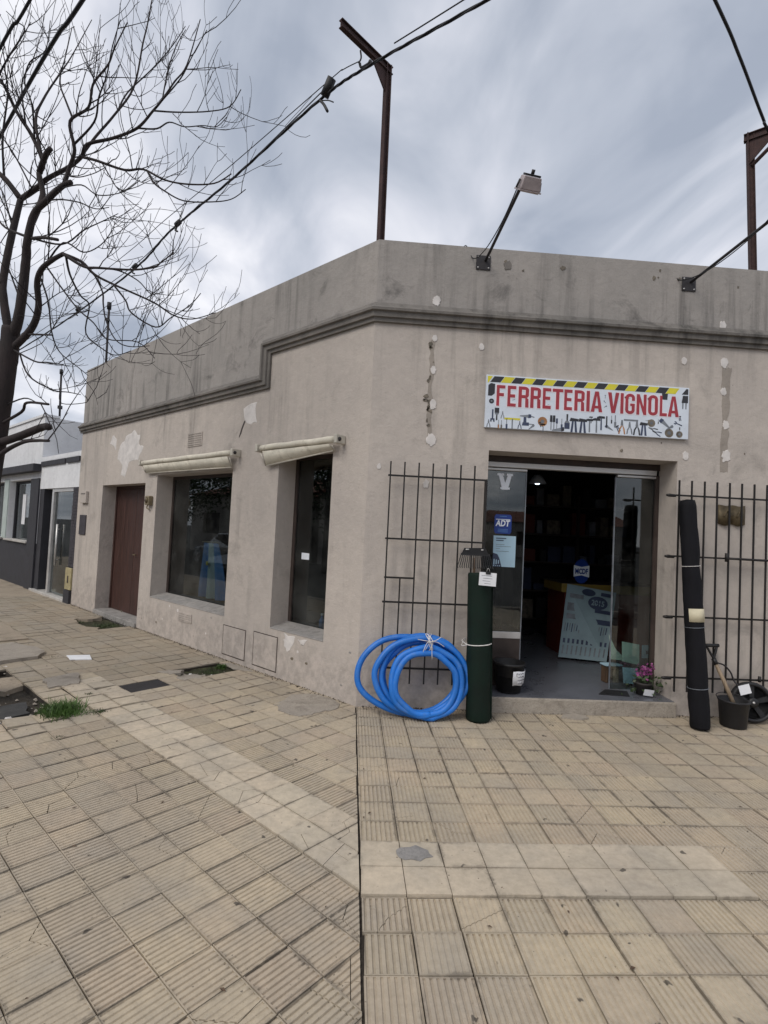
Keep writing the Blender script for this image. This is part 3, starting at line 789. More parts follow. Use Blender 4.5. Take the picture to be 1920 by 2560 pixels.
# brown street door, two leaves with raised panels
a0, a1, z0, z1 = LDOOR
MB().fbox(LW, a0, a1, -0.26, 0.03, -0.09, 0.065).build('door_step', 'sillc', shop, bevel=0.01)
dm = (a0+a1)/2
dr = MB().fbox(LW, a0, a0+0.05, -0.256, -0.222, 0.066, z1).fbox(LW, a1-0.05, a1, -0.256, -0.222, 0.066, z1).fbox(LW, a0+0.05, a1-0.05, -0.256, -0.224, z1-0.05, z1).build('door', 'brown', shop, label='brown timber street door')
for q0, q1 in ((a0+0.052, dm-0.003), (dm+0.003, a1-0.052)):
    lf = MB().fbox(LW, q0, q1, -0.25, -0.235, 0.07, z1-0.052).build('leaf', 'brown', dr, bevel=0.003)
MB().tube([LW(dm-0.08, -0.236, 1.02), LW(dm-0.08, -0.19, 1.02), LW(dm-0.18, -0.19, 1.02)], 0.009, 8).build('handle', 'bronze', dr)
# air bricks
def air_brick(nm, a0, a1, z0, z1, cols, m, slots=6):
    g = MB(); fr = 0.012
    vt = slab_holes(LW, (a0, a1), (z0, z1), 0.001, 0.010, [(a0+fr+(a1-a0-fr)/cols*c, a0+(a1-a0-fr)/cols*(c+1), z0+fr+(z1-z0-fr)/slots*k, z0+(z1-z0-fr)/slots*(k+0.62)) for c in range(cols) for k in range(slots)]).build(nm, m, shop)
    MB().fbox(LW, a0+.006, a1-.006, 0.0005, 0.003, z0+.006, z1-.006).build('vent_shade_plate', 'frame', vt)  # dark plate standing in for the shade inside the slots
    h = (z1-z0-fr)/slots
    for c in range(cols):
        for k in range(slots):
            q0 = a0+fr+(a1-a0-fr)/cols*c; q1 = a0+(a1-a0-fr)/cols*(c+1); zz = z0+fr+h*k
            MB().hexa([LW(q0, 0.004, zz+h*.62), LW(q1, 0.004, zz+h*.62), LW(q1, 0.014, zz+h*.50), LW(q0, 0.014, zz+h*.50), LW(q0, 0.004, zz+h*.70), LW(q1, 0.004, zz+h*.70), LW(q1, 0.014, zz+h*.58), LW(q0, 0.014, zz+h*.58)]).build('vent_slat', m, vt)
air_brick('wall_vent', 2.965, 3.335, 2.575, 2.755, 2, 'wall')
air_brick('wall_vent', 2.95, 3.29, 0.290, 0.405, 2, 'wall', 4)
# painted-over access covers low on the wall
for q in ((1.765, 2.205, 0.065, 0.385), (1.185, 1.595, 0.060, 0.405)):
    slab_holes(LW, (q[0]-.012, q[1]+.012), (q[2]-.012, q[3]+.012), 0.0005, 0.002, [(q[0]-.004, q[1]+.004, q[2]-.004, q[3]+.004)]).build('cover_joint', 'frame', shop)
    MB().fbox(LW, q[0], q[1], 0.0005, 0.006, q[2], q[3]).build('access_cover', 'wall', shop, bevel=0.003)
# filler patches and flaked paint
PA = [[(5.05, 2.97), (4.83, 2.86), (4.83, 2.74), (4.67, 2.67), (4.84, 2.51), (5.15, 2.45), (5.26, 2.25), (5.43, 2.29), (5.40, 2.42), (5.60, 2.55), (5.53, 2.76), (5.31, 2.88)],
      [(5.82, 2.97), (5.67, 2.85), (5.70, 2.71), (5.95, 2.83)], [(2.06, 2.93), (1.82, 2.99), (1.78, 2.76), (1.98, 2.74)],
      [(1.06, 0.47), (0.90, 0.46), (0.93, 0.36), (1.0, 0.30), (1.08, 0.38)], [(0.86, 0.46), (0.72, 0.47), (0.80, 0.40)]]
for k, p in enumerate(PA): blob(LW, p, 0.0005, 0.0035, 0.02, 3, k+3).build('plaster_patch', 'patch', shop)
blob(LW, [(2.04, 2.79), (2.0, 2.81), (2.06, 2.70), (2.12, 2.60), (2.13, 2.62)], 0.0006, 0.003, 0.006, 2, 9).build('wall_crack', 'frame', shop)
rgp = random.Random(5)
for k, (x, z, r) in enumerate([(0.56, 3.74, .05), (0.56, 3.39, .035), (0.56, 3.09, .042), (0.57, 2.77, .05), (0.57, 2.44, .065), (0.54, 2.03, .04), (0.10, 2.17, .028), (1.0, 3.34, .035), (3.34, 3.71, .045), (3.36, 3.35, .06), (3.36, 3.07, .045), (3.39, 2.75, .048), (3.40, 2.45, .065), (2.96, 3.34, .04), (3.0, 2.43, .045), (1.22, 4.13, .05)]):
    pts = [(x+a, z+c) for a, c in ring_pts(11, r, 0.16, rgp, 0.7, 0.95)]
    blob(OW, pts, 0.0005, 0.006, r*0.12, 2, 20+k).build('plaster_patch', 'patch' if k != 15 else 'cornice', shop)
# ragged chases where old signs hung: raw cement with small pock marks
for x, za, zb, w_ in ((0.545, 2.40, 3.36, 0.022), (3.385, 2.30, 3.30, 0.045)):
    pts = [(x-w_, zb), (x+w_, zb), (x+w_*0.7, (za+zb)/2), (x+w_, za), (x-w_, za), (x-w_*0.8, (za+zb)/2+.1)]
    blob(OW, pts, 0.0004, 0.002, 0.012, 7, int(x*10)).build('raw_chase', 'chase', shop)
for k in range(34):
    if k < 22: x = 0.53+rgp.gauss(0, .018); z = rgp.uniform(2.5, 3.35); r = rgp.uniform(.006, .018)
    else: x = rgp.uniform(0.9, 3.6); z = rgp.choice([ZT-rgp.uniform(.07, .2), 2.40+rgp.uniform(0, .2)]); r = rgp.uniform(.005, .02)
    blob(OW, [(x+a, z+c) for a, c in ring_pts(6, r, 0.4, rgp, rgp.uniform(.6, 1.6), 1.2)], 0.0005, 0.0045, r*.2, 2, 70+k).build('chip', 'toololive', shop)
for k in range(22):
    a = rgp.uniform(0.1, 6.8); z = rgp.uniform(0.05, 0.48); r = rgp.uniform(.006, .022)
    if 1.15 < a < 2.25: continue
    blob(LW, [(a+p, z+c) for p, c in ring_pts(6, r, 0.4, rgp, 1.4, 1.0)], 0.0005, 0.002, r*.2, 2, 120+k).build('chip', rgp.choice(['patch', 'sillc', 'toololive']), shop)
# house number box, bell plate and meter on the facade
mt = thing('meter_box', LW(4.19, 0.0, 1.79), 'rusty brown meter box on the strip of wall beside the brown door', 'meter box')
MB().fbox(LW, 4.24, 4.37, 0.002, 0.07, 1.80, 1.93).build('box', 'meter', mt, bevel=0.012)
MB().lathe(LW(4.305, 0.07, 1.865), [(0.0, 0.014), (0.035, 0.012), (0.045, 0.0)], 16, Vector((0, 0, 1)).rotation_difference(LN).to_matrix()).build('dial', 'bronze', mt)
MB().tube(spline([LW(4.34, .03, 1.80), LW(4.36, .035, 1.76), LW(4.30, .03, 1.74)], 4), 0.009, 6).build('conduit', 'meter', mt)
dl = MB().fbox(LW, 6.76, 7.05, 0.002, 0.018, 1.27, 1.62).build('wall_plaque', 'nbrick', None, 'dark rectangular plaque by the far end of the beige facade', 'plaque', bevel=0.004)
bl_ = thing('letter_box', LW(6.87, 0, 1.83), 'beige shallow letter box above the dark plaque', 'letter box')
MB().fbox(LW, 6.73, 7.0, 0.002, 0.05, 1.83, 2.04).build('box', 'wall', bl_, bevel=0.006)
MB().fbox(LW, 6.77, 6.96, 0.05, 0.053, 1.985, 2.0).build('slot', 'frame', bl_)
# ================================================================ THINGS ON AND IN FRONT OF THE SHOP
def rotm(axis, deg): return Matrix.Rotation(R(deg), 3, axis)
# ---------------------------------------------------------------- rolled awnings
def awning(a0, a1, z, drop0, drop1, label):
    t = thing('rolled_awning', LW((a0+a1)/2, 0, z-0.1), label, 'awning', 'rolled up canvas awnings')
    path = [LW(a0+0.05+(a1-a0-0.1)*k/14, 0.085, z+0.012*math.sin(k*1.3)*0.25) for k in range(15)]
    MB().tube(path, [0.034+0.0008*math.sin(k*2.1) for k in range(15)], 14).build('canvas_roll', 'awning', t)
    n = 16; mb = MB(); vs = []
    for k in range(n+1):
        f = k/n; a = a0+0.10+(a1-a0-0.20)*f; d = drop0+(drop1-drop0)*f + 0.0015*math.sin(k*1.7)
        vs += [LW(a, 0.108, z-0.04), LW(a, 0.080+0.003*math.sin(k*1.1), z-0.03-d*.5), LW(a, 0.045+0.003*math.sin(k*.9+1), z-0.02-d),
               LW(a, 0.041, z-0.02-d), LW(a, 0.076+0.003*math.sin(k*1.1), z-0.03-d*.5), LW(a, 0.104, z-0.04)]
    fs = []
    for k in range(n):
        for q in range(6): fs.append((6*k+q, 6*k+(q+1) % 6, 6*k+6+(q+1) % 6, 6*k+6+q))
    mb.add(vs, fs, True).build('valance', 'awning', t)
    MB().tube([LW(a0+0.10, 0.043, z-0.022-drop0), LW(a1-0.10, 0.043, z-0.022-drop1)], 0.008, 8).build('hem_bar', 'bracket', t)
    for a, s_ in ((a0, 1), (a1, -1)):
        b = MB().fbox(LW, a-0.020, a+0.020, 0.002, 0.125, z-0.042, z+0.045).build('bracket', 'bracket', t, bevel=0.008)
        MB().lathe(LW(a-0.0205*s_, 0.085, z), [(0.0, 0.012), (0.017, 0.010), (0.021, 0.0)], 12, Vector((0, 0, 1)).rotation_difference(-LD*s_).to_matrix()).build('gear_cap', 'plate', b)
        MB().tube([LW(a+0.06*s_, 0.10, z-0.06), LW(a+0.09*s_, 0.043, z-0.022-(drop0 if s_ > 0 else drop1))], 0.009, 6).build('arm', 'bracket', t)
awning(2.08, 4.51, 2.41, 0.140, 0.125, 'cream canvas awning rolled up above the wide shop window')
awning(0.325, 1.59, 2.425, 0.075, 0.17, 'cream canvas awning rolled up askew above the narrow tall window')

# ---------------------------------------------------------------- shop sign
SX0, SX1, SZ0, SZ1 = 1.054, 3.0, 2.582, 3.072
sg = thing('shop_sign', (2.03, -0.02, SZ0), 'white hardware shop sign with red lettering, hazard stripes and tool pictures', 'sign')
MB().fbox(OW, SX0, SX1, 0.004, 0.035, SZ0, SZ1).build('sign_panel', 'signwhite', sg, bevel=0.002)
SW, SH = SX1-SX0, SZ1-SZ0
def sp_(u, v, d=0.0): return OW(SX0+u*SW, 0.0352+d, SZ0+v*SH)     # u,v in 0..1 on the sign face
LAY = [0]
def flat(poly, m, name, parent=sg, d0=0.0, th=0.0008):
    LAY[0] = (LAY[0]+1) % 7
    d = d0 + 0.0001 + LAY[0]*0.00005
    return MB().prism([sp_(u, v, d0) for u, v in poly], Vector((0, -(th+d-d0), 0))).build(name, m, parent)
AS = SH/SW
ns = 19; u0 = 0.018; du = (0.982-u0)/ns
for k in range(ns):
    ua = u0+k*du; sh_ = 0.020
    if k == ns-1: continue
    flat([(ua, 0.862), (ua+du-0.002, 0.862), (ua+du+sh_-0.002, 0.975), (ua+sh_, 0.975)], 'black' if k % 2 == 0 else 'yellow', 'stripe', d0=0.0)
flat([(0.006, 0.975), (0.030, 0.975), (0.012, 0.86), (0.006, 0.84)], 'yellow', 'stripe')
flat([(0.962, 0.862), (0.994, 0.862), (0.994, 0.97), (0.985, 0.975)], 'black', 'stripe')
# black tool shapes hanging off the hazard tape: tape pouch, brushes
flat([(0.010, 0.60), (0.028, 0.60), (0.042, 0.65), (0.042, 0.83), (0.022, 0.842), (0.010, 0.80)], 'black', 'tool_picture')
flat([(0.962, 0.70), (0.994, 0.70), (0.994, 0.84), (0.968, 0.84)], 'black', 'tool_picture')
for u in (0.966, 0.982): flat([(u, 0.58), (u+0.005, 0.58), (u+0.006, 0.70), (u-0.001, 0.70)], 'toolgrey', 'tool_picture')
flat([(0.866, 0.74), (0.890, 0.74), (0.892, 0.86), (0.862, 0.86)], 'black', 'tool_picture')
# letters: condensed heavy capitals drawn from strokes, cell 0..1 x 0..1
def seg(p, q, w): 
    p = Vector((*p, 0)); q = Vector((*q, 0)); d = (q-p).normalized(); n = Vector((-d.y, d.x, 0))*w/2
    return [(p+n)[:2], (p-n)[:2], (q-n)[:2], (q+n)[:2]]
def arc(cx, cy, rx, ry, t0, t1, wx, wy, n=6):
    out = []
    for k in range(n):
        a = R(t0+(t1-t0)*k/n); b = R(t0+(t1-t0)*(k+1)/n)
        out.append([(cx+rx*math.cos(a), cy+ry*math.sin(a)), (cx+(rx-wx)*math.cos(a), cy+(ry-wy)*math.sin(a)), (cx+(rx-wx)*math.cos(b), cy+(ry-wy)*math.sin(b)), (cx+rx*math.cos(b), cy+ry*math.sin(b))])
    return out
SWX, SWY = 0.315, 0.15
def rect(x0, y0, x1, y1): return [(x0, y0), (x1, y0), (x1, y1), (x0, y1)]
def glyph(ch):
    w, h = SWX, SWY
    if ch == 'F': return [rect(0, 0, w, 1), rect(w, 1-h, 0.95, 1), rect(w, 0.47, 0.82, 0.47+h)]
    if ch == 'E': return [rect(0, 0, w, 1), rect(w, 1-h, 0.95, 1), rect(w, 0.44, 0.85, 0.44+h), rect(w, 0, 0.95, h)]
    if ch == 'L': return [rect(0, 0, w, 1), rect(w, 0, 0.95, h)]
    if ch == 'I': return [rect(0.0, 0, 1, 1)]
    if ch == 'T': return [rect(0, 1-h, 1, 1), rect(0.5-w/2, 0, 0.5+w/2, 1-h)]
    if ch == 'R': return [rect(0, 0, w, 1), rect(w, 1-h, 0.55, 1), rect(w, 0.44, 0.55, 0.44+h)] + arc(0.55, 0.855, 0.45, 0.145, 0, 90, w, h, 4) + arc(0.55, 0.585, 0.45, 0.145, -90, 0, w, h, 4) + [rect(1-w, 0.585, 1, 0.855), [(0.68, 0), (1.0, 0), (0.97, 0.40), (0.72, 0.50), (0.66, 0.45)]]
    if ch == 'O': return arc(0.5, 0.8, 0.5, 0.2, 0, 180, w, h, 8) + arc(0.5, 0.2, 0.5, 0.2, 180, 360, w, h, 8) + [rect(0, 0.2, w, 0.8), rect(1-w, 0.2, 1, 0.8)]
    if ch == 'G': return arc(0.5, 0.8, 0.5, 0.2, 0, 180, w, h, 8) + arc(0.5, 0.2, 0.5, 0.2, 180, 360, w, h, 8) + [rect(0, 0.2, w, 0.8), rect(1-w, 0.66, 1, 0.8), rect(1-w, 0.2, 1, 0.52), rect(0.52, 0.40, 1-w, 0.52)]
    if ch == 'N': return [rect(0, 0, w*.92, 1), rect(1-w*.92, 0, 1, 1), [(w*.92, 1), (w*.92, 0.62), (1-w*.92, 0), (1-w*.92, 0.38)]]
    if ch == 'V': return [[(0, 1), (w, 1), (0.5, 0.30), (0.5, 0), (0.34, 0)], [(1-w, 1), (1, 1), (0.66, 0), (0.5, 0), (0.5, 0.30)]]
    if ch == 'A': return [[(0, 0), (w*.95, 0), (0.5, 0.82), (0.5, 1), (0.34, 1)], [(1-w*.95, 0), (1, 0), (0.66, 1), (0.5, 1), (0.5, 0.82)], [(0.31, 0.17), (0.69, 0.17), (0.66, 0.30), (0.34, 0.30)]]
LETT = [('F', .051, .094), ('E', .104, .147), ('R', .157, .207), ('R', .215, .265), ('E', .275, .317), ('T', .322, .373), ('E', .380, .421), ('R', .430, .479), ('I', .489, .505), ('A', .511, .568),
        ('V', .594, .650), ('I', .657, .672), ('G', .681, .728), ('N', .737, .786), ('O', .795, .843), ('L', .853, .891), ('A', .894, .949)]
LV0, LV1 = 0.418, 0.812
for ch, ua, ub in LETT:
    mb = MB(); ol = MB()
    for k, q in enumerate(glyph(ch)):
        P = [(ua+(ub-ua)*x, LV0+(LV1-LV0)*y) for x, y in q]
        mb.prism([sp_(u, v, 0.0016) for u, v in P], Vector((0, -(0.0012+0.00006*(k % 9)), 0)))
        # pale outline behind the letter: the same pieces grown
        cu = sum(p[0] for p in P)/len(P); cv = sum(p[1] for p in P)/len(P)
        gr = 0.0042
        G = []
        for u, v in P:
            G.append((u+math.copysign(gr, u-cu), v+math.copysign(gr/AS, v-cv)))
        ol.prism([sp_(u, v, 0.0) for u, v in G], Vector((0, -(0.0010+0.00006*(k % 9)), 0)))
    L_ = mb.build('letter', 'red', sg)
    ol.build('letter_outline', 'pinkw', L_)
# small tool pictures below the lettering
def uvpoly(u, v, s, rot, pts): 
    c, s_ = math.cos(R(rot)), math.sin(R(rot))
    return [(u+(x*c-y*s_)*s*AS, v+(x*s_+y*c)*s) for x, y in pts]
def tool(kind, u, v, s, rot=0, m=None):
    s = s*1.08
    def fl(pts, mm): flat(uvpoly(u, v, s, rot, pts), mm, 'tool_picture')
    if kind == 'screwdriver':
        fl([(-.08, -.5), (.08, -.5), (.09, -.05), (-.09, -.05)], m or 'navy'); fl([(-.03, -.045), (.03, -.045), (.03, .5), (-.03, .5)], 'toolgrey')
    elif kind == 'hammer':
        fl([(-.05, -.5), (.06, -.5), (.045, .32), (-.045, .32)], m or 'toolwood'); fl([(-.3, .325), (.26, .325), (.26, .48), (-.12, .5), (-.32, .42)], 'black')
    elif kind == 'pliers':
        fl([(-.26, -.5), (-.16, -.5), (-.10, -.15), (.03, .08), (-.06, .1), (-.2, -.12)], m or 'navy'); fl([(.16, -.5), (.26, -.5), (.2, -.12), (.08, .095), (.035, .085), (.10, -.15)], m or 'navy')
        fl([(-.10, .105), (.10, .105), (.05, .5), (-.05, .5)], 'toolgrey')
    elif kind == 'brush':
        fl([(-.18, -.5), (.18, -.5), (.18, -.1), (-.18, -.1)], m or 'black'); fl([(-.18, -.095), (.18, -.095), (.1, .05), (-.1, .05)], 'toolgrey'); fl([(-.05, .055), (.05, .055), (.06, .5), (-.06, .5)], 'black')
    elif kind == 'wrench':
        fl([(-.06, -.4), (.06, -.4), (.05, .25), (-.05, .25)], m or 'toolgrey'); fl([(-.15, .255), (.15, .255), (.17, .5), (.06, .5), (.05, .36), (-.05, .36), (-.06, .5), (-.17, .5)], m or 'toolgrey')
    elif kind == 'disc':
        fl([(.5*math.cos(k*.5236), .5*math.sin(k*.5236)) for k in range(12)], m or 'toololive'); 
        flat(uvpoly(u, v, s, rot, [(.2*math.cos(k*.785), .2*math.sin(k*.785)) for k in range(8)]), 'toolgrey', 'tool_picture', d0=0.0014)
    elif kind == 'saw':
        fl([(-.5, -.05), (.25, -.14), (.25, .14), (-.5, .03)], 'toolgrey'); fl([(.255, -.18), (.5, -.12), (.5, .16), (.255, .18)], m or 'black')
    elif kind == 'drill':
        fl([(-.5, .08), (-.12, .06), (-.12, .13), (-.5, .11)], 'toolgrey'); fl([(-.115, -.02), (.35, -.02), (.4, .22), (-.115, .22)], m or 'black'); fl([(.1, -.5), (.28, -.5), (.3, -.025), (.08, -.025)], m or 'black')
    elif kind == 'bar':
        fl([(-.5, -.06), (.5, -.06), (.5, .06), (-.5, .06)], m or 'toolgrey')
    elif kind == 'cutter':
        fl([(-.22, -.5), (-.08, -.5), (-.02, .2), (-.14, .2)], m or 'navy'); fl([(.08, -.5), (.22, -.5), (.14, .2), (.02, .2)], m or 'navy'); fl([(-.3, .205), (.26, .205), (.3, .36), (-.22, .42)], 'black')
TL = [('disc', .028, .50, .09, 0, 'black'), ('wrench', .036, .24, .24, 180, 'navy'), ('brush', .056, .26, .22, 180, None), ('pliers', .084, .25, .13, 0, 'toolgrey'), ('bar', .132, .185, .28, 0, 'yellow'),
      ('drill', .205, .13, .24, 180, 'navy'), ('saw', .195, .255, .20, 0, 'navy'), ('wrench', .225, .25, .12, 80, 'black'), ('disc', .278, .17, .17, 0, 'toolwood'), ('cutter', .270, .12, .10, 20, 'black'),
      ('pliers', .018, .075, .14, 0, 'toolgrey'), ('screwdriver', .066, .07, .15, 0, 'toolwood'), ('screwdriver', .080, .07, .15, 0, 'toololive'), ('screwdriver', .105, .09, .19, 0, 'navy'), ('bar', .132, .09, .18, 90, 'toolgrey'), ('pliers', .168, .08, .14, 0, 'navy'),
      ('saw', .225, .05, .13, 40, 'toolgrey'), ('hammer', .282, .05, .15, 0, 'toolgrey'), ('screwdriver', .320, .16, .26, 180, 'black'), ('screwdriver', .334, .16, .26, 180, 'black'), ('screwdriver', .348, .14, .20, 180, 'navy'), ('brush', .398, .20, .26, 0, 'navy'), ('screwdriver', .372, .15, .18, 0, 'navy'),
      ('saw', .355, .035, .22, 8, 'black'), ('cutter', .432, .15, .28, 0, 'navy'), ('cutter', .475, .15, .28, 0, 'navy'), ('hammer', .508, .15, .24, 0, 'toolgrey'), ('hammer', .515, .26, .12, 0, 'black'), ('hammer', .542, .16, .26, 0, 'toolgrey'), ('hammer', .565, .21, .25, 0, 'navy'), ('bar', .592, .24, .20, 90, 'black'),
      ('screwdriver', .616, .29, .14, 0, 'black'), ('screwdriver', .634, .26, .22, 0, 'toolgrey'), ('saw', .605, .125, .16, 150, 'navy'), ('cutter', .648, .13, .13, 30, 'navy'), ('pliers', .668, .16, .25, 0, 'toolwood'), ('pliers', .706, .15, .22, 0, 'toolgrey'), ('pliers', .742, .16, .26, 0, 'black'), ('cutter', .776, .16, .26, 0, 'navy'),
      ('bar', .712, .30, .26, 0, 'toolgrey'), ('disc', .814, .27, .14, 0, 'toololive'), ('drill', .800, .30, .12, 0, 'toololive'), ('pliers', .822, .15, .17, 70, 'black'), ('pliers', .842, .09, .17, 70, 'navy'), ('screwdriver', .848, .31, .09, 0, 'black'),
      ('saw', .882, .27, .24, 140, 'navy'), ('saw', .905, .20, .15, 30, 'toolgrey'), ('wrench', .950, .28, .17, 70, 'navy'), ('disc', .903, .10, .16, 0, 'toololive'), ('disc', .955, .085, .12, 0, 'toololive'), ('screwdriver', .956, .17, .10, 180, 'black'), ('cutter', .955, .40, .10, 10, 'navy'),
      ('wrench', .581, .72, .07, 0, 'toolgrey'), ('wrench', .580, .62, .06, 40, 'navy'), ('saw', .583, .53, .06, 30, 'navy'), ('bar', .135, .55, .05, 20, 'black'), ('bar', .303, .50, .04, 20, 'toolgrey')]
for q in TL: tool(*q)

# ---------------------------------------------------------------- steel cable posts on the roof
def i_beam(mb, p, q, h, w_, side, tf=0.008, tw=0.007):
    """I section from p to q; `side` = direction of the flange width"""
    p, q = Vector(p), Vector(q); d = (q-p).normalized(); s = (side-d*side.dot(d)).normalized(); u = d.cross(s)
    for (cu, hu, hs) in ((0, h/2-tf, tw/2), (h/2-tf/2, tf/2, w_/2), (-h/2+tf/2, tf/2, w_/2)):
        pts = [p+u*(cu-hu)-s*hs, p+u*(cu+hu)-s*hs, p+u*(cu+hu)+s*hs, p+u*(cu-hu)+s*hs]
        mb.prism(pts, q-p)
    return mb
def cable_post(base, top, tip, label, side):
    base, top, tip = Vector(base), Vector(top), Vector(tip)
    t = thing('cable_post', base, label, 'post', 'rusty steel cable posts on the parapet')
    i_beam(MB(), base, top, 0.060, 0.050, side).build('post', 'rust', t)
    d = (tip-top).normalized()
    ar = i_beam(MB(), top-d*0.05+Vector((0, 0, -0.04)), tip+Vector((0, 0, -0.04)), 0.075, 0.045, Vector((0, 0, 1)).cross(d)).build('arm', 'rust', t)
    n = Vector((0, 0, 1)).cross(d)*0.006
    g = top+Vector((0, 0, -0.05))
    MB().prism([g-n+Vector((0, 0, -0.27)), g-n+d*0.25, g-n], n*2).build('gusset', 'rust', t)
    for f in (0.5, 0.85):
        c = top.lerp(tip, f)+Vector((0, 0, -0.06))
        MB().tube([c-n*3, c+n*3], 0.008, 8).build('bolt', 'plate', t)
    return t
ARM1 = Vector((-0.44, -0.31, 6.05))
cable_post((0.02, 0.13, 3.6), (0.005, 0.11, 6.06), ARM1, 'rusty steel post with outreaching arm above the corner between sign and side facade', Vector((0.6, -0.8, 0)))
ARM2 = Vector((4.12, -0.30, 5.74))
p2 = cable_post((3.76, 0.13, 3.6), (3.66, 0.12, 5.74), ARM2, 'rusty steel post with braced arm behind the second floodlight', Vector((0.3, 0.95, 0)))
MB().tube([(3.68, 0.11, 5.40), (3.92, -0.10, 5.69)], 0.018, 6).build('brace', 'rust', p2)

# ---------------------------------------------------------------- floodlights
def floodlight(x, z, head_dx, label, armlen):
    t = thing('floodlight', (x, 0, z), label, 'floodlight', 'floodlights on the parapet')
    pl_ = MB().fbox(OW, x-0.068, x+0.068, 0.002, 0.010, z-0.068, z+0.068).build('mounting_plate', 'plate', t, bevel=0.002)
    for dx in (-.05, .05):
        for dz in (-.05, .05): MB().lathe((x+dx, -0.010, z+dz), [(0.0, 0.006), (0.007, 0.005), (0.008, 0)], 8, rotm('X', 90)).build('bolt', 'alu', pl_)
    tip = Vector((x+head_dx, -armlen, z+0.065))
    MB().tube([(x+0.02, -0.008, z+0.02), tip], 0.013, 10).build('arm', 'plate', t)
    h = tip+Vector((0.075, 0.0, 0.05))
    rot = rotm('Z', 10) @ rotm('X', 38)
    # housing: tapered box, mouth down and back at the sign
    fw, fd, bw, bd, hh = 0.082, 0.052, 0.070, 0.038, 0.088
    P = [(-fw, -fd, -hh/2), (fw, -fd, -hh/2), (fw, fd, -hh/2), (-fw, fd, -hh/2), (-bw, -bd, hh/2), (bw, -bd, hh/2), (bw, bd, hh/2), (-bw, bd, hh/2)]
    hd = MB().hexa([h+rot @ Vector(p) for p in P]).build('lamp_head', 'lampgrey', t, bevel=0.006)
    MB().box(h+rot @ Vector((0, 0, -hh/2-0.006)), (0.178, 0.118, 0.010), rot).build('rim', 'lampgrey', hd, bevel=0.003)
    MB().box(h+rot @ Vector((0, 0, -hh/2-0.0145)), (0.145, 0.085, 0.005), rot).build('lens', 'lens', hd)
    MB().box(h+rot @ Vector((0, 0, hh/2+0.008)), (0.13, 0.045, 0.014), rot).build('back_box', 'plate', hd, bevel=0.003)
    for s in (-1, 1): MB().tube([h+rot @ Vector((s*0.097, 0, -hh/2)), h+rot @ Vector((s*0.085, 0, 0.015))], 0.008, 6).build('clamp', 'plate', hd)
    MB().tube([h+rot @ Vector((0, 0, hh/2+.015)), h+rot @ Vector((0, 0, hh/2+.045))], 0.014, 8).build('gland', 'plate', hd)
    wy = -armlen*0.55
    MB().tube(spline([h+rot @ Vector((-0.06, 0.06, -0.02)), Vector((x-0.01, wy*1.25, z-0.0)), Vector((x-0.06, wy*.6, z-0.05)), Vector((x-0.10, -0.03, z+0.02)), Vector((x-0.16, 0.02, z+0.16)), Vector((x-0.18, 0.06, z+0.17))], 6), 0.0045, 6).build('cable', 'cable', t)
floodlight(0.985, 4.135, 0.03, 'grey floodlight on an arm above the shop sign', 0.98)
floodlight(2.985, 4.085, 0.03, 'grey floodlight on an arm in front of the braced post', 1.15)

# ---------------------------------------------------------------- folded back window gates
def gate(xs, z0, z1, rails, x0, x1, label, cuts=(), hinge=None):
    t = thing('iron_gate', ((x0+x1)/2, -0.09, z0), label, 'gate', 'black iron gates folded back on the wall')
    for k, x in enumerate(xs):
        spans = [(z0, z1)]
        if k in dict(cuts): spans = dict(cuts)[k]
        for a, b in spans:
            MB().box((x+random.uniform(-.002, .002), -0.09, (a+b)/2), (0.0125, 0.0125, b-a)).build('bar', 'iron', t)
    for z in rails:
        MB().box(((x0+x1)/2, -0.077, z), (x1-x0, 0.0125, 0.016)).build('rail', 'iron', t)
    return t
gxs = [0.205+0.1272*k for k in range(7)]
g1 = gate(gxs, 0.24, 2.21, [2.085, 1.517, 0.953, 0.372], 0.185, 1.09, 'black iron gate folded back behind the blue hose coil', cuts=((1, [(1.517, 2.21), (0.24, 1.17)]),))
MB().box((0.33, -0.077, 1.17), (0.275, 0.0125, 0.016)).build('rail', 'iron', g1)
MB().box((1.085, -0.05, 1.22), (0.014, 0.06, 1.75)).build('hinge_stile', 'iron', g1)
gxs = [2.893+0.1216*k for k in range(9)]
g2 = gate(gxs, 0.245, 2.185, [2.045, 1.48, 0.925, 0.37], 2.80, 3.90, 'black iron gate folded back behind the black cloth roll and bronze plaque')
for z in (2.045, 1.48, 0.925, 0.37):
    MB().tube([(2.86, -0.085, z-0.006), (2.80, -0.085, z-0.004), (2.775, -0.083, z-0.003)], [0.013, 0.016, 0.010], 8).build('hinge', 'iron', g2)
MB().tube([(3.36, -0.10, 1.45), (3.36, -0.10, 1.53)], 0.018, 8).build('lock', 'iron', g2)
MB().tube([(3.70, -0.10, 0.36), (3.70, -0.10, 0.41)], 0.014, 8).build('lock', 'iron', g2)
MB().tube([(3.36, -0.10, 1.482), (3.75, -0.10, 1.478)], 0.011, 8).build('slide_bolt', 'iron', g2)

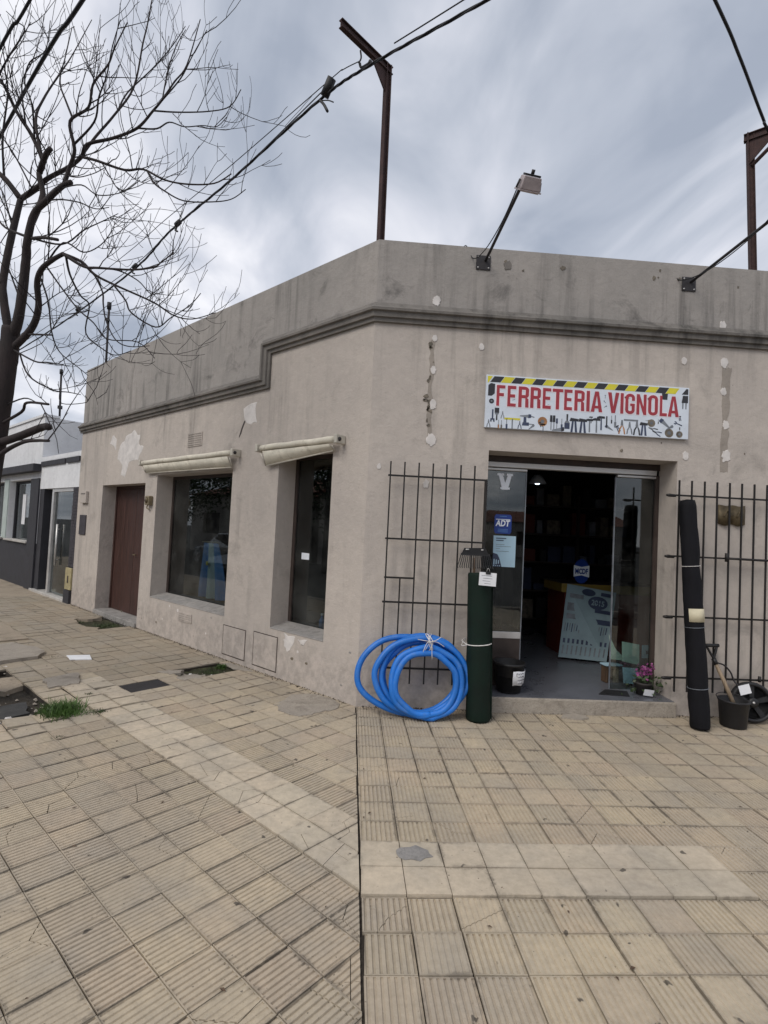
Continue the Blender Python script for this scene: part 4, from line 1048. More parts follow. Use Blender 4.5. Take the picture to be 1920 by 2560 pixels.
# ---------------------------------------------------------------- bronze plaque (open-book shape)
pq = thing('bronze_plaque', (3.46, 0, 1.80), 'small bronze wall plaque shaped like an open book, behind the iron gate', 'plaque')
mb = MB(); vs = []; n = 12
for k in range(n+1):
    f = k/n; x = 3.33+0.265*f; h = 0.012+0.020*abs(math.sin(f*math.pi*2)); dz = -0.018*math.sin(f*math.pi*2)**2
    vs += [OW(x, 0.002, 1.805+dz), OW(x, h, 1.805+dz), OW(x, h, 1.985+dz*.6), OW(x, 0.002, 1.985+dz*.6)]
fs = [(4*k+q, 4*k+4+q, 4*k+4+(q+1) % 4, 4*k+(q+1) % 4) for k in range(n) for q in range(4)]+[(0, 1, 2, 3), (4*n+3, 4*n+2, 4*n+1, 4*n)]
mb.add(vs, fs, True).build('pages', 'bronze', pq)
for x, s in ((3.40, 1), (3.53, -1)):
    MB().tube(spline([(x-.03, -0.034, 1.87), (x, -0.038, 1.93*1.0), (x+.02, -0.036, 1.90), (x+.01, -0.036, 1.86)], 4), 0.006, 6).build('relief', 'bronze', pq)

# ---------------------------------------------------------------- coil of blue hose leaning on the wall
hs = thing('hose_coil', (0.50, -0.22, 0), 'coil of thick blue plastic hose tied with white string, leaning by the corner', 'hose')
loops = [(0.44, 0.345, 0.445, 0.318, 0.00), (0.565, 0.350, 0.36, 0.325, 0.035), (0.545, 0.345, 0.40, 0.318, 0.065), (0.57, 0.325, 0.355, 0.298, 0.010), (0.575, 0.312, 0.275, 0.262, 0.055), (0.585, 0.312, 0.305, 0.285, 0.105), (0.575, 0.305, 0.262, 0.25, 0.115)]
path = []; npt = 56
RH = 0.0265
for i, L_ in enumerate(loops):
    L2 = loops[min(i+1, len(loops)-1)]
    for k in range(npt):
        f = k/npt; s = max(0.0, (f-0.80)/0.20); s = s*s*(3-2*s)
        c = [L_[q]+(L2[q]-L_[q])*s for q in range(5)]
        th = -math.pi/2+2*math.pi*f+0.3
        x = c[0]+c[2]*math.cos(th)+0.006*math.sin(5*th+i); z = max(RH+0.002, c[1]+c[3]*math.sin(th)+0.004*math.sin(7*th+i*2))
        y = -0.125-c[4]-0.11*(1-z/0.68)
        path.append((x, y, z))
MB().tube(path, RH, 14).build('hose', 'hose', hs)
rgs = random.Random(3)
for k in range(5):
    cxs, czs = 0.60+rgs.uniform(-.035, .035), 0.625
    pts = []
    for q in range(14):
        a = 2*math.pi*q/14
        pts.append((cxs+0.02*math.sin(a*2+k), -0.185-0.105*math.cos(a), czs+0.075*math.sin(a)))
    MB().tube(spline(pts+[pts[0]], 3), 0.0032, 5).build('string', 'string', hs)
for dx, dz in ((-.11, .035), (.12, -.02), (-.06, -.07), (.02, -.13), (.09, .06)):
    MB().tube(spline([(0.60, -0.295, 0.66), (0.60+dx*.5, -0.305, 0.66+dz*.2), (0.60+dx, -0.30, 0.64+dz)], 4), 0.003, 5).build('string', 'string', hs)

def dense(prof, step=.06):
    out = []
    for (r, z), (r2_, z2) in zip(prof, prof[1:]):
        n = max(1, int(abs(z2-z)/step)); out += [(r+(r2_-r)*k/n, z+(z2-z)*k/n) for k in range(n)]
    return out+[prof[-1]]
def rumple(mb, c, ax, amp, seed):
    """soft creases and lumps on a rolled cloth"""
    from mathutils import noise as mn
    for i, p in enumerate(mb.v):
        d = p-c; h = d.dot(ax); r = d-ax*h
        if r.length < .03: continue
        q = Vector((r.normalized().x*1.6, r.normalized().y*1.6, h*7+seed*9))
        mb.v[i] = p+r.normalized()*amp*(mn.noise(q)*1.6+.7*mn.noise(q*2.7))
    return mb
# ---------------------------------------------------------------- roll of green mesh cloth
gr = thing('mesh_roll', (1.045, -0.26, 0), 'upright roll of dark green mesh cloth tied with white cord beside the door', 'roll')
prof = [(0.0, 0.002), (0.098, 0.002), (0.104, 0.02), (0.102, 0.3), (0.105, 0.62), (0.101, 0.66), (0.105, 0.9), (0.103, 1.235), (0.098, 1.255), (0.03, 1.255), (0.028, 1.22), (0.0, 1.22)]
axg = rotm('Y', -1.0) @ rotm('X', -2.5)
rumple(MB().lathe((1.045, -0.262, 0.0), dense(prof), 40, axg), Vector((1.045, -0.262, 0)), axg @ Vector((0, 0, 1)), .0022, 1).build('cloth_roll', 'meshroll', gr)
MB().prism([axg @ Vector(p)+Vector((1.045, -0.262, 0)) for p in ((0.098, -0.03, 0.02), (0.112, -0.035, 0.02), (0.108, -0.04, 1.23), (0.097, -0.03, 1.23))], (0, 0.012, 0)).build('loose_edge', 'meshroll', gr)
ring = [axg @ Vector((0.1065*math.cos(2*math.pi*k/28), 0.1065*math.sin(2*math.pi*k/28), 0.645+0.008*math.cos(2*math.pi*k/28)))+Vector((1.045, -0.262, 0)) for k in range(28)]
MB().tube(ring, 0.0045, 6, closed=True).build('cord', 'string', gr)
MB().tube(spline([ring[14], ring[14]+Vector((-.03, .06, .02)), Vector((0.955, -0.08, 0.66)), ring[14]+Vector((-.035, .05, -.02)), ring[15]], 4), 0.004, 6).build('cord', 'string', gr)
nt_ = thing('price_note', (1.05, -0.375, 1.15), 'white paper note clipped to the top of the green mesh roll', 'note')
rx = rotm('Y', 3) @ rotm('X', -3)
cN = Vector((1.052, -0.372, 1.215))
MB().box(cN, (0.148, 0.0015, 0.112), rx).build('paper', 'paper', nt_)
for k in range(4): MB().box(cN+rx @ Vector((-0.01+0.01*(k % 2), -0.0015, 0.028-0.022*k)), (0.09-0.012*k, 0.0012, 0.003), rx).build('writing', 'toolgrey', nt_)
cl_ = MB().box(cN+rx @ Vector((0.0, -0.004, 0.052)), (0.042, 0.012, 0.022), rx).build('clip', 'plastic', nt_, bevel=0.003)
MB().tube(spline([cN+Vector((-.012, -.004, .066)), cN+Vector((-.006, -.006, .088)), cN+Vector((.006, -.006, .088)), cN+Vector((.014, -.004, .066))], 4), 0.002, 5).build('clip_wire', 'alu', nt_)

# ---------------------------------------------------------------- leaf rake hanging on the gate behind the roll
rk = thing('leaf_rake', (0.99, -0.12, 0.1), 'black plastic leaf rake standing head up behind the green roll', 'rake')
MB().tube([(1.0, -0.125, 0.02), (0.99, -0.125, 1.38)], 0.011, 8).build('handle', 'darkwood', rk)
MB().prism([OW(*p) for p in ((0.865, 0.118, 1.40), (0.895, 0.118, 1.465), (1.085, 0.118, 1.472), (1.125, 0.118, 1.40))], (0, -0.012, 0)).build('head_plate', 'plastic', rk)
for k in range(17):
    f = k/16; xb = 0.87+0.25*f; xe = 0.838+0.315*f
    MB().tube(spline([(xb, -0.125, 1.42), ((xb+xe)/2, -0.135, 1.36), (xe, -0.140, 1.305), (xe, -0.165, 1.290)], 3), [0.0042]*9+[0.003], 5).build('tine', 'plastic', rk)
MB().tube([(0.905, -0.136, 1.452), (0.935, -0.136, 1.454)], 0.006, 6).build('rivet', 'alu', rk)
MB().tube([(1.045, -0.136, 1.452), (1.065, -0.136, 1.454)], 0.006, 6).build('rivet', 'alu', rk)

# ---------------------------------------------------------------- roll of black shade cloth leaning on the right gate
br = thing('shade_cloth_roll', (2.965, -0.36, 0), 'tall roll of black shade cloth with a cream label leaning on the gate', 'roll')
B0_, B1_ = Vector((2.972, -0.345, 0.012)), Vector((2.915, -0.175, 2.0))
dB = (B1_-B0_); axb = Vector((0, 0, 1)).rotation_difference(dB).to_matrix(); Lb = dB.length
pr_ = [(0.0, 0.0), (0.070, 0.0), (0.078, 0.02), (0.080, 0.25), (0.078, 0.33), (0.081, 0.5), (0.077, 0.9), (0.076, 1.1), (0.073, 1.35), (0.070, 1.40), (0.073, 1.5), (0.069, Lb-0.06), (0.060, Lb-0.01), (0.02, Lb), (0.0, Lb)]
rumple(MB().lathe(B0_, dense(pr_), 36, axb), B0_, dB.normalized(), .0045, 2).build('cloth_roll', 'shade', br)
def rb(r, h, a): return B0_+axb @ Vector((r*math.cos(a), r*math.sin(a), h))
for h, r in ((1.395, 0.0735), (0.34, 0.0815), (0.86, 0.0805)):
    MB().tube([rb(r, h+0.006*math.sin(2*math.pi*k/20+1), 2*math.pi*k/20) for k in range(20)], 0.0028, 5, closed=True).build('cord', 'string' if h > 1 else 'toolgrey', br)
mb = MB(); vs = []
for k in range(11):
    a = R(-150+12*k)
    vs += [rb(0.0812, 0.905, a), rb(0.0812, 1.02, a), rb(0.0826, 1.02, a), rb(0.0826, 0.905, a)]
mb.add(vs, [(4*k+q, 4*k+4+q, 4*k+4+(q+1) % 4, 4*k+(q+1) % 4) for k in range(10) for q in range(4)], True).build('label_band', 'cream', br)

# ---------------------------------------------------------------- shovel and spoked wheel by the right gate
sv = thing('shovel', (3.36, -0.30, 0), 'shovel with short wooden shaft and black grip standing in the low bucket', 'shovel')
top = Vector((3.245, -0.115, 0.56)); low = Vector((3.350, -0.235, 0.20))
dd = (low-top).normalized()
MB().tube([top, top.lerp(low, .5)+Vector((.004, 0, 0)), low+dd*0.03], [0.016, 0.0175, 0.019], 10).build('shaft', 'wood', sv)
hg = MB()
c0 = top-dd*0.0
hg.tube([c0+dd*0.05, c0-dd*0.005], 0.0205, 10)
hg.tube(spline([c0, c0+Vector((-.035, .005, .06)), c0+Vector((-.068, .012, .115))], 4), 0.011, 8)
hg.tube(spline([c0, c0+Vector((.018, .005, .06)), c0+Vector((.035, .010, .115))], 4), 0.011, 8)
hg.tube([c0+Vector((-.088, .012, .117)), c0+Vector((.050, .010, .121))], 0.016, 10)
hg.build('grip', 'plastic', sv)
vs = []; nu, nv = 8, 8
for i in range(nu+1):
    f = i/nu
    cpt = low.lerp(Vector((3.375, -0.255, 0.03)), f)
    half = 0.075*(1-0.25*f**4)
    for j in range(nv+1):
        g = j/nv*2-1
        vs.append(cpt+Vector((half*g*0.95, -0.008-0.02*(g*g)*(1-f*.5), 0.0)))
for i in range(nu+1):
    for j in range(nv+1): vs.append(vs[i*(nv+1)+j]+Vector((0, 0.005, 0.002)))
q = (nu+1)*(nv+1); fs = []
for i in range(nu):
    for j in range(nv):
        a = i*(nv+1)+j; fs.append((a, a+1, a+nv+2, a+nv+1)); fs.append((q+a, q+a+nv+1, q+a+nv+2, q+a+1))
for j in range(nv): fs.append((j, q+j, q+j+1, j+1)); a = nu*(nv+1)+j; fs.append((a, a+1, q+a+1, q+a))
for i in range(nu): a = i*(nv+1); fs.append((a, a+nv+1, q+a+nv+1, q+a)); a += nv; fs.append((a, q+a, q+a+nv+1, a+nv+1))
MB().add(vs, fs, True).build('blade', 'plastic', sv)
# bucket the shovel stands in front of
bk = thing('bucket', (3.345, -0.245, 0), 'low black rubber bucket holding the shovel', 'bucket')
MB().lathe((3.345, -0.245, 0.0), [(0.0, 0.004), (0.098, 0.004), (0.103, 0.01), (0.120, 0.22), (0.127, 0.225), (0.127, 0.238), (0.115, 0.238), (0.095, 0.02), (0.0, 0.018)], 28).build('tub', 'rubber', bk)
MB().tube(spline([(3.225, -0.245, 0.225), (3.235, -0.17, 0.255), (3.345, -0.115, 0.262), (3.455, -0.17, 0.255), (3.465, -0.245, 0.225)], 5), 0.004, 6).build('handle', 'plate', bk)
wl = thing('spoked_wheel', (3.62, -0.17, 0), 'black plastic spoked wheel with a white price tag leaning on the wall', 'wheel')
wc = Vector((3.60, -0.135, 0.185)); wr = rotm('Z', -14) @ rotm('X', 90-9)
RW_ = 0.178
tire = [(RW_*math.cos(2*math.pi*k/40), RW_*math.sin(2*math.pi*k/40), 0) for k in range(40)]
rm = wr
MB().lathe(wc, [(0.148, -0.03), (0.165, -0.032), (0.178, -0.018), (0.180, 0.0), (0.178, 0.018), (0.165, 0.032), (0.148, 0.03), (0.143, 0.0), (0.148, -0.03)], 40, rm).build('tyre', 'rubber', wl)
MB().lathe(wc, [(0.02, -0.045), (0.042, -0.042), (0.048, 0.0), (0.042, 0.042), (0.02, 0.045)], 20, rm).build('hub', 'plastic', wl)
MB().lathe(wc, [(0.0, 0.046), (0.010, 0.046), (0.012, 0.040)], 12, rm).build('axle_cap', 'alu', wl)
for k in range(5):
    a = 2*math.pi*(k+0.25)/5; ca, sa = math.cos(a), math.sin(a)
    pts = [(0.035*ca-0.018*sa, 0.035*sa+0.018*ca, -0.012), (0.035*ca+0.018*sa, 0.035*sa-0.018*ca, -0.012), (0.150*ca+0.024*sa, 0.150*sa-0.024*ca, -0.012), (0.150*ca-0.024*sa, 0.150*sa+0.024*ca, -0.012)]
    MB().prism([wc+rm @ Vector(p) for p in pts], rm @ Vector((0, 0, 0.024))).build('spoke', 'plastic', wl)
MB().box(wc+Vector((-0.115, -0.062, 0.128)), (0.105, 0.0016, 0.082), rotm('Y', -14) @ rotm('X', -8)).build('price_tag', 'paper', wl)
MB().tube(spline([(3.30, -0.10, 0.52), (3.36, -0.10, 0.50), (3.42, -0.10, 0.44), (3.445, -0.11, 0.37), (3.46, -0.15, 0.33)], 6), 0.0075, 6).build('wire_stay', 'plate', wl)

# ---------------------------------------------------------------- in the doorway and inside
def text_mesh(body, size, width, name, m, parent, place, bold=0.0, depth=0.0008):
    cu = bpy.data.curves.new('t', 'FONT'); cu.body = body; cu.size = 1.0; cu.extrude = 0.0; cu.offset = bold; cu.resolution_u = 3
    cu.align_x = 'CENTER'; cu.align_y = 'CENTER'
    ob = bpy.data.objects.new('t', cu); COL.objects.link(ob)
    dg = bpy.context.evaluated_depsgraph_get(); me = bpy.data.meshes.new_from_object(ob.evaluated_get(dg))
    V = [v.co.copy() for v in me.vertices]; F = [list(p.vertices) for p in me.polygons]
    bpy.data.objects.remove(ob)
    x0, x1 = min(v.x for v in V), max(v.x for v in V); y0, y1 = min(v.y for v in V), max(v.y for v in V)
    mb = MB(); mb.add([place((v.x-(x0+x1)/2)/(x1-x0)*width, (v.y-(y0+y1)/2)/(y1-y0)*size) for v in V], F)
    return mb.build(name, m, parent)
def card(nm, x0, x1, z0, z1, y, m, label, cat, th=0.0012, shape=None):
    t = thing(nm, ((x0+x1)/2, y, z0), label, cat)
    if shape: MB().prism([Vector((x0+(x1-x0)*u, y, z0+(z1-z0)*v)) for u, v in shape], (0, th, 0)).build('sheet', m, t)
    else: MB().prism([(x0, y, z0), (x1, y, z0), (x1, y, z1), (x0, y, z1)], (0, th, 0)).build('sheet', m, t)
    return t
YG = 0.303
v_ = thing('letter_sticker', (1.355, YG, 2.05), 'big white serif letter V stuck high on the left door pane', 'sticker')
def pv(pts, nm='letter', m='sticker', d=0.0): return MB().prism([Vector((1.285+0.155*u, YG-d, 2.045+0.16*v)) for u, v in pts], (0, 0.0012, 0)).build(nm, m, v_)
pv([(0.0, 1), (0.44, 1), (0.44, 0.87), (0.36, 0.87), (0.52, 0.42), (0.52, 0.0), (0.34, 0.0), (0.10, 0.87), (0.0, 0.87)])
pv([(0.60, 1), (1.0, 1), (1.0, 0.87), (0.92, 0.87), (0.70, 0.0), (0.5205, 0.0), (0.5205, 0.42), (0.66, 0.87), (0.60, 0.87)])
pv([(0.22, 0.02), (0.82, 0.02), (0.82, 0.15), (0.22, 0.15)], d=0.0016)
OCT = [(0.08, 0), (0.92, 0), (1, 0.1), (1, 0.9), (0.92, 1), (0.08, 1), (0, 0.9), (0, 0.1)]
ad = card('alarm_sticker', 1.275, 1.445, 1.612, 1.800, YG, 'adt', 'blue alarm company sticker on the left door pane', 'sticker', shape=OCT)
text_mesh('ADT', 0.062, 0.140, 'lettering', 'sticker', ad, lambda u, v: Vector((1.358+u+v*0.12, YG-0.0008, 1.715+v)), bold=0.035)
for z in (1.782, 1.655, 1.642, 1.630): MB().box((1.36, YG-0.0006, z), (0.10 if z < 1.7 else 0.07, 0.0008, 0.006)).build('small_print', 'flagblue', ad)
MB().box((1.36, YG-0.0006, 1.752), (0.142, 0.0008, 0.006)).build('small_print', 'sticker', ad)
nb = card('notice', 1.272, 1.495, 1.288, 1.592, YG, 'bluepaper', 'pale blue printed notice on the left door pane', 'notice')
for k, (z, w_) in enumerate(((1.566, .10), (1.545, .075), (1.505, .085), (1.487, .15), (1.465, .04), (1.440, .13))): MB().box((1.298+w_/2, YG-0.0006, z), (w_, 0.0008, 0.009 if k < 2 else 0.004)).build('print_line', 'navy' if k < 2 else 'toolgrey', nb)
MB().prism([Vector((1.272+0.223*u, YG-0.0008, 1.288+0.304*v)) for u, v in ((0, 0), (0.40, 0), (0.30, 0.26), (0.20, 0.40), (0.0, 0.44))], (0, 0.0006, 0)).build('print_block', 'navy', nb)
for k in range(3): MB().box((1.285+0.022*k, YG-0.0012, 1.335), (0.010, 0.0008, 0.055-0.01*k)).build('print_block', 'bluepaper', nb)
for k in range(4): MB().box((1.282+0.02*k, YG-0.0012, 1.297), (0.010, 0.0008, 0.008)).build('print_block', 'bluepaper', nb)
# black bucket with handwritten sheet on the threshold
b2 = thing('bucket', (1.42, 0.12, 0.143), 'black plastic bucket with a handwritten paper on the door threshold', 'bucket')
MB().lathe((1.42, 0.12, 0.143), [(0.0, 0.003), (0.105, 0.003), (0.11, 0.012), (0.138, 0.25), (0.150, 0.255), (0.150, 0.275), (0.140, 0.275), (0.112, 0.02), (0.0, 0.016)], 32).build('tub', 'plastic', b2)
mb = MB(); vs = []
for k in range(9):
    a = R(-92+9.5*k)
    for zz in (0.085, 0.150, 0.215):
        r = 0.118+0.030*zz/0.25*1.0+0.004+0.004*math.sin(k*1.4+zz*30)
        vs.append((1.42+r*math.cos(a), 0.12+r*math.sin(a), 0.143+zz+0.004*math.sin(k)))
    for zz in (0.215, 0.150, 0.085):
        r = 0.118+0.030*zz/0.25+0.002+0.004*math.sin(k*1.4+zz*30)
        vs.append((1.42+r*math.cos(a), 0.12+r*math.sin(a), 0.143+zz+0.004*math.sin(k)))
mb.add(vs, [(6*k+q, 6*k+6+q, 6*k+6+(q+1) % 6, 6*k+(q+1) % 6) for k in range(8) for q in range(6)], True).build('paper', 'paper', b2)
for j, zz in enumerate((0.195, 0.165, 0.135, 0.105)):
    pts = []
    for k in range(10):
        a = R(-78+(4.2 if j < 3 else 2.6)*k+j*3); r = 0.118+0.030*zz/0.25+0.0065
        pts.append((1.42+r*math.cos(a), 0.12+r*math.sin(a), 0.143+zz+0.006*math.sin(k*2.3+j)))
    MB().tube(pts, 0.0018, 4).build('writing', 'ink', b2)
# counter
ct = thing('shop_counter', (2.95, 1.95, 0.138), 'red shop counter with yellow top edge inside the dark doorway', 'counter')
MB().box((3.17, 2.0, 0.138+0.42), (1.16, 0.55, 0.84)).build('body', 'counter_red', ct)
MB().box((3.17, 2.0, 0.985), (1.26, 0.62, 0.11)).build('top', 'counter_yel', ct, bevel=0.006)
MB().box((3.17, 2.0, 1.043), (1.26, 0.62, 0.006)).build('top_sheet', 'frame', ct)
# blister-pack display board leaning on the counter
db = thing('display_board', (2.72, 1.55, 0.14), 'pale blue tool display board leaning against the red counter', 'display board')
Q = [Vector((2.45, 1.50, 0.17)), Vector((2.98, 1.36, 0.16)), Vector((3.20, 1.60, 0.96)), Vector((2.60, 1.66, 1.04))]
nq = (Q[1]-Q[0]).cross(Q[3]-Q[0]).normalized()
if nq.y > 0: nq = -nq
def dbp(u, v, d=0): return (Q[0]*(1-u)+Q[1]*u)*(1-v)+(Q[3]*(1-u)+Q[2]*u)*v+nq*d
def dbq(pts, m, nm, d=0.001, th=0.002): return MB().prism([dbp(u, v, d) for u, v in pts], nq*th).build(nm, m, db)
dbq([(0, 0), (1, 0), (1, 1), (0, 1)], 'boardpaper_dim', 'board', -0.012, 0.012)
for u, v, rx_, ry_ in ((0.45, 0.93, 0.14, 0.05), (0.66, 0.80, 0.20, 0.095)):
    dbq([(u+rx_*math.cos(k*.3927), v+ry_*math.sin(k*.3927)) for k in range(16)], 'navy', 'print_oval')
text_mesh('2015', 0.08, 0.24, 'lettering', 'boardpaper_dim', db, lambda a, b: dbp(0.66+a*1.1, 0.80+b, 0.0036), bold=0.02)
for r_ in ((0.08, .82, .36, .88), (0.70, .91, .93, .96), (0.05, .64, .38, .75), (0.06, .53, .44, .60), (0.62, .66, .96, .71), (0.60, .50, .97, .57)):
    dbq([(r_[0], r_[1]), (r_[2], r_[1]), (r_[2], r_[3]), (r_[0], r_[3])], 'toolgrey' if r_[0] < .3 else 'navy', 'print_block')
for k in range(18):
    u = 0.04+0.05*k
    if 0.44 < u < 0.56: continue
    dbq([(u, 0.35+.01*(k % 3)), (u+0.018, 0.35+.01*(k % 3)), (u+0.028, 0.47), (u+0.01, 0.47)], 'navy' if k % 2 else 'toolgrey', 'tool_picture')
for k in range(10):
    u = 0.05+0.095*k
    dbq([(u, 0.05), (u+0.03, 0.05), (u+0.035, 0.17), (u+0.005, 0.17)], 'toolgrey', 'tool_picture')
    dbq([(u+0.0, 0.20), (u+0.045, 0.20), (u+0.045, 0.26), (u+0.0, 0.26)], 'navy', 'tool_picture')
# round sign card standing on the counter
mc = thing('round_sticker', (2.78, 1.75, 1.05), 'blue and white emblem card standing on the counter', 'card')
MB().prism([Vector((2.80+0.105*math.cos(k*.3927), 1.72, 1.20+0.155*math.sin(k*.3927))) for k in range(16)], (0, 0.004, 0)).build('emblem', 'adt', mc)
MB().prism([Vector((2.80+x, 1.7185, 1.20+z)) for x, z in ((-.10, -.07), (0, -.05), (.10, -.075), (.10, .075), (0, .055), (-.10, .075))], (0, 0.0015, 0)).build('emblem_band', 'sticker', mc)
text_mesh('MCDF', 0.07, 0.165, 'lettering', 'adt', mc, lambda a, b: Vector((2.80+a, 1.7178, 1.20+b)), bold=0.04)
# pendant lamp
ll = thing('pendant_lamp', (2.36, 2.2, 2.35), 'small lit white pendant lamp hanging inside the doorway', 'lamp')
MB().lathe((2.36, 2.2, 2.33), [(0.115, 0.0), (0.118, 0.005), (0.07, 0.09), (0.04, 0.12), (0.0, 0.125)], 24).build('lamp_shade', 'shade_lamp', ll)
MB().lathe((2.36, 2.2, 2.315), [(0.0, 0.0), (0.03, 0.008), (0.04, 0.035), (0.02, 0.07), (0.0, 0.075)], 16).build('bulb', 'bulb', ll)
MB().tube([(2.36, 2.2, 2.45), (2.36, 2.2, 3.05)], 0.004, 6).build('cord', 'cable', ll)
# bits behind the right pane: papers, box, pot of pink flowers
def sheet(Q, m, label, nm='paper_sheet'):
    Q = [Vector(q) for q in Q]; n = (Q[1]-Q[0]).cross(Q[3]-Q[0]).normalized()*0.0012
    c = (Q[0]+Q[1]+Q[2]+Q[3])/4+n*14
    mb = MB(); k = Q+[c]+[q+n for q in Q]+[c+n]
    mb.add(k, [(0, 1, 4), (1, 2, 4), (2, 3, 4), (3, 0, 4), (6, 5, 9), (7, 6, 9), (8, 7, 9), (5, 8, 9), (0, 5, 6, 1), (1, 6, 7, 2), (2, 7, 8, 3), (3, 8, 5, 0)])
    return mb.build(nm, m, None, label, 'paper')
sheet([(2.71, .50, .37), (2.87, .46, .345), (2.90, .52, .54), (2.735, .56, .56)], 'greenpaper', 'crumpled pale green paper sheet behind the right pane')
sheet([(2.615, .55, .375), (2.80, .56, .362), (2.68, .60, .48), (2.615, .60, .62)], 'greenpaper', 'torn pale green paper strip beside the crumpled sheet')
bc = MB().box((2.955, .48, .48), (0.10, 0.012, 0.13), rotm('Z', 6)).build('box_card', 'bluepaper', None, 'small pale blue boxed item leaning at the right jamb', 'box')
MB().box((2.957, .472, .475), (0.03, 0.002, 0.035), rotm('Z', 6)).build('print_block', 'navy', bc)
cbx = thing('timber_block', (2.60, .55, .143), 'short upright timber block behind the right pane', 'timber')
MB().box((2.585, .56, .143+.085), (0.075, 0.09, 0.17), rotm('Z', 8)).build('plank', 'darkwood', cbx, bevel=.003)
MB().box((2.66, .57, .143+.083), (0.065, 0.09, 0.166), rotm('Z', 4)).build('plank', 'wood', cbx, bevel=.003)
MB().box((2.63, .56, .143+.178), (0.19, 0.11, 0.012), rotm('Z', 6)).build('plank', 'bluepaper', cbx)
sheet([(2.70, .44, .165), (2.80, .40, .17), (2.86, .47, .31), (2.715, .50, .31)], 'bluepaper', 'pale blue folded leaflet behind the flower pot')
fp = thing('flower_pot', (2.80, .16, .143), 'dark pot of leafy pink flowers with a white tag at the door jamb', 'flower pot')
FPC = Vector((2.735, .15, .143))
MB().lathe(FPC, [(0.0, 0.003), (0.06, 0.003), (0.085, 0.10), (0.092, 0.105), (0.092, 0.12), (0.08, 0.12), (0.0, 0.10)], 20).build('pot', 'clay', fp)
rf = random.Random(9)
lm = MB()
for k in range(120):
    a = rf.uniform(0, 6.28); r = abs(rf.gauss(0, .075)); h = rf.uniform(.06, .20)-r*.4
    c = FPC+Vector((0.03+r*1.4*math.cos(a), -.01+r*math.sin(a)*.8, h))
    u = Vector((rf.gauss(0, 1), rf.gauss(0, 1), rf.gauss(0, .6))).normalized(); w2 = u.orthogonal().normalized(); s = rf.uniform(.016, .03)
    lm.add([c-u*s, c+w2*s*.55+Vector((0, 0, .004)), c+u*s, c-w2*s*.55], [(0, 1, 2, 3)])
lm.build('leaves', 'leaf', fp)
fm = MB()
for k in range(70):
    c = FPC+Vector((rf.gauss(.035, .038), rf.gauss(0, .03), rf.gauss(.225, .024)))
    u = Vector((rf.gauss(0, 1), rf.gauss(0, 1), rf.gauss(0, 1))).normalized(); w2 = u.orthogonal().normalized(); s = rf.uniform(.012, .022)
    fm.add([c-u*s, c+w2*s*.8, c+u*s, c-w2*s*.8], [(0, 1, 2, 3)])
fm.build('petals', 'pink', fp)
MB().box(FPC+Vector((0.0, -.105, .045)), (0.095, .0016, .062), rotm('X', 14) @ rotm('Y', 6)).build('price_tag', 'paper', fp)
dmat = MB().prism([(2.28, .10, .1415), (2.56, .06, .1415), (2.62, .22, .1415), (2.42, .26, .1415)], (0, 0, .008)).build('door_mat', 'rubber', None, 'thin dark mat lying on the threshold by the flower pot', 'mat')
# dark shelving with goods at the back of the shop and behind the side windows
def shelving(F, a0, a1, b, label, seed):
    t = thing('shelving', F((a0+a1)/2, b, .14), label, 'shelves', 'dark shelving inside the shop')
    rgx = random.Random(seed)
    for a in (a0, (a0+a1)/2, a1): MB().fbox(F, a-.02, a+.02, b-.15, b+.15, .14, 2.3).build('upright', 'frame', t)
    for k in range(5):
        z = .3+.45*k
        MB().fbox(F, a0+.02, a1-.02, b-.15, b+.15, z, z+.025).build('shelf', 'frame', t)
        a = a0+.05
        while a < a1-.2:
            w_ = rgx.uniform(.08, .22); h = rgx.uniform(.1, .36)
            MB().fbox(F, a, a+w_, b-.1, b+rgx.uniform(.05, .13), z+.026, z+.026+h).build('goods', rgx.choice(['goods', 'goods', 'navy', 'counter_red', 'toolgrey', 'toololive']), t)
            a += w_+rgx.uniform(.01, .08)
shelving(OW, 0.3, 2.3, -3.6, 'dark stocked shelves at the back of the shop', 4)
shelving(OW, 2.6, 4.4, -3.6, 'dark stocked shelves behind the red counter', 5)
# flag and price cards behind the side windows
fl_ = thing('flag', LW(3.30, -.42, .55), 'sky blue and white striped flag hanging behind the wide window', 'flag')
def flag_strip(f0, f1, m, nm):
    mb = MB(); n, k2 = 8, 14; vs = []
    for lay_ in (0, 0.004):
        for i in range(k2+1):
            v = i/k2
            for j in range(n+1):
                f = f0+(f1-f0)*j/n
                wd = 0.34+0.30*v
                a = 3.60-0.02*v-(f)*wd
                b = -.48+0.045*math.sin(f*17+v*2)*(.4+v)-lay_
                vs.append(LW(a, b, 1.30-0.76*v))
    q = (n+1)*(k2+1); fs = []
    for i in range(k2):
        for j in range(n):
            a = i*(n+1)+j; fs += [(a, a+1, a+n+2, a+n+1), (q+a, q+a+n+1, q+a+n+2, q+a+1)]
    mb.add(vs, fs, True); return mb.build(nm, m, fl_)
flag_strip(0, .335, 'flagblue', 'stripe'); flag_strip(.335, .665, 'flagwhite', 'stripe'); flag_strip(.665, 1, 'flagblue', 'stripe')
MB().tube([LW(3.66, -.48, 1.31), LW(3.22, -.48, 1.32)], .008, 6).build('flag_rod', 'wood', fl_)
MB().lathe(LW(3.40, -.425, 1.02), [(0, .004), (.03, .004), (.034, 0)], 14, Vector((0, 0, 1)).rotation_difference(LN).to_matrix()).build('sun_emblem', 'flagsun', fl_)
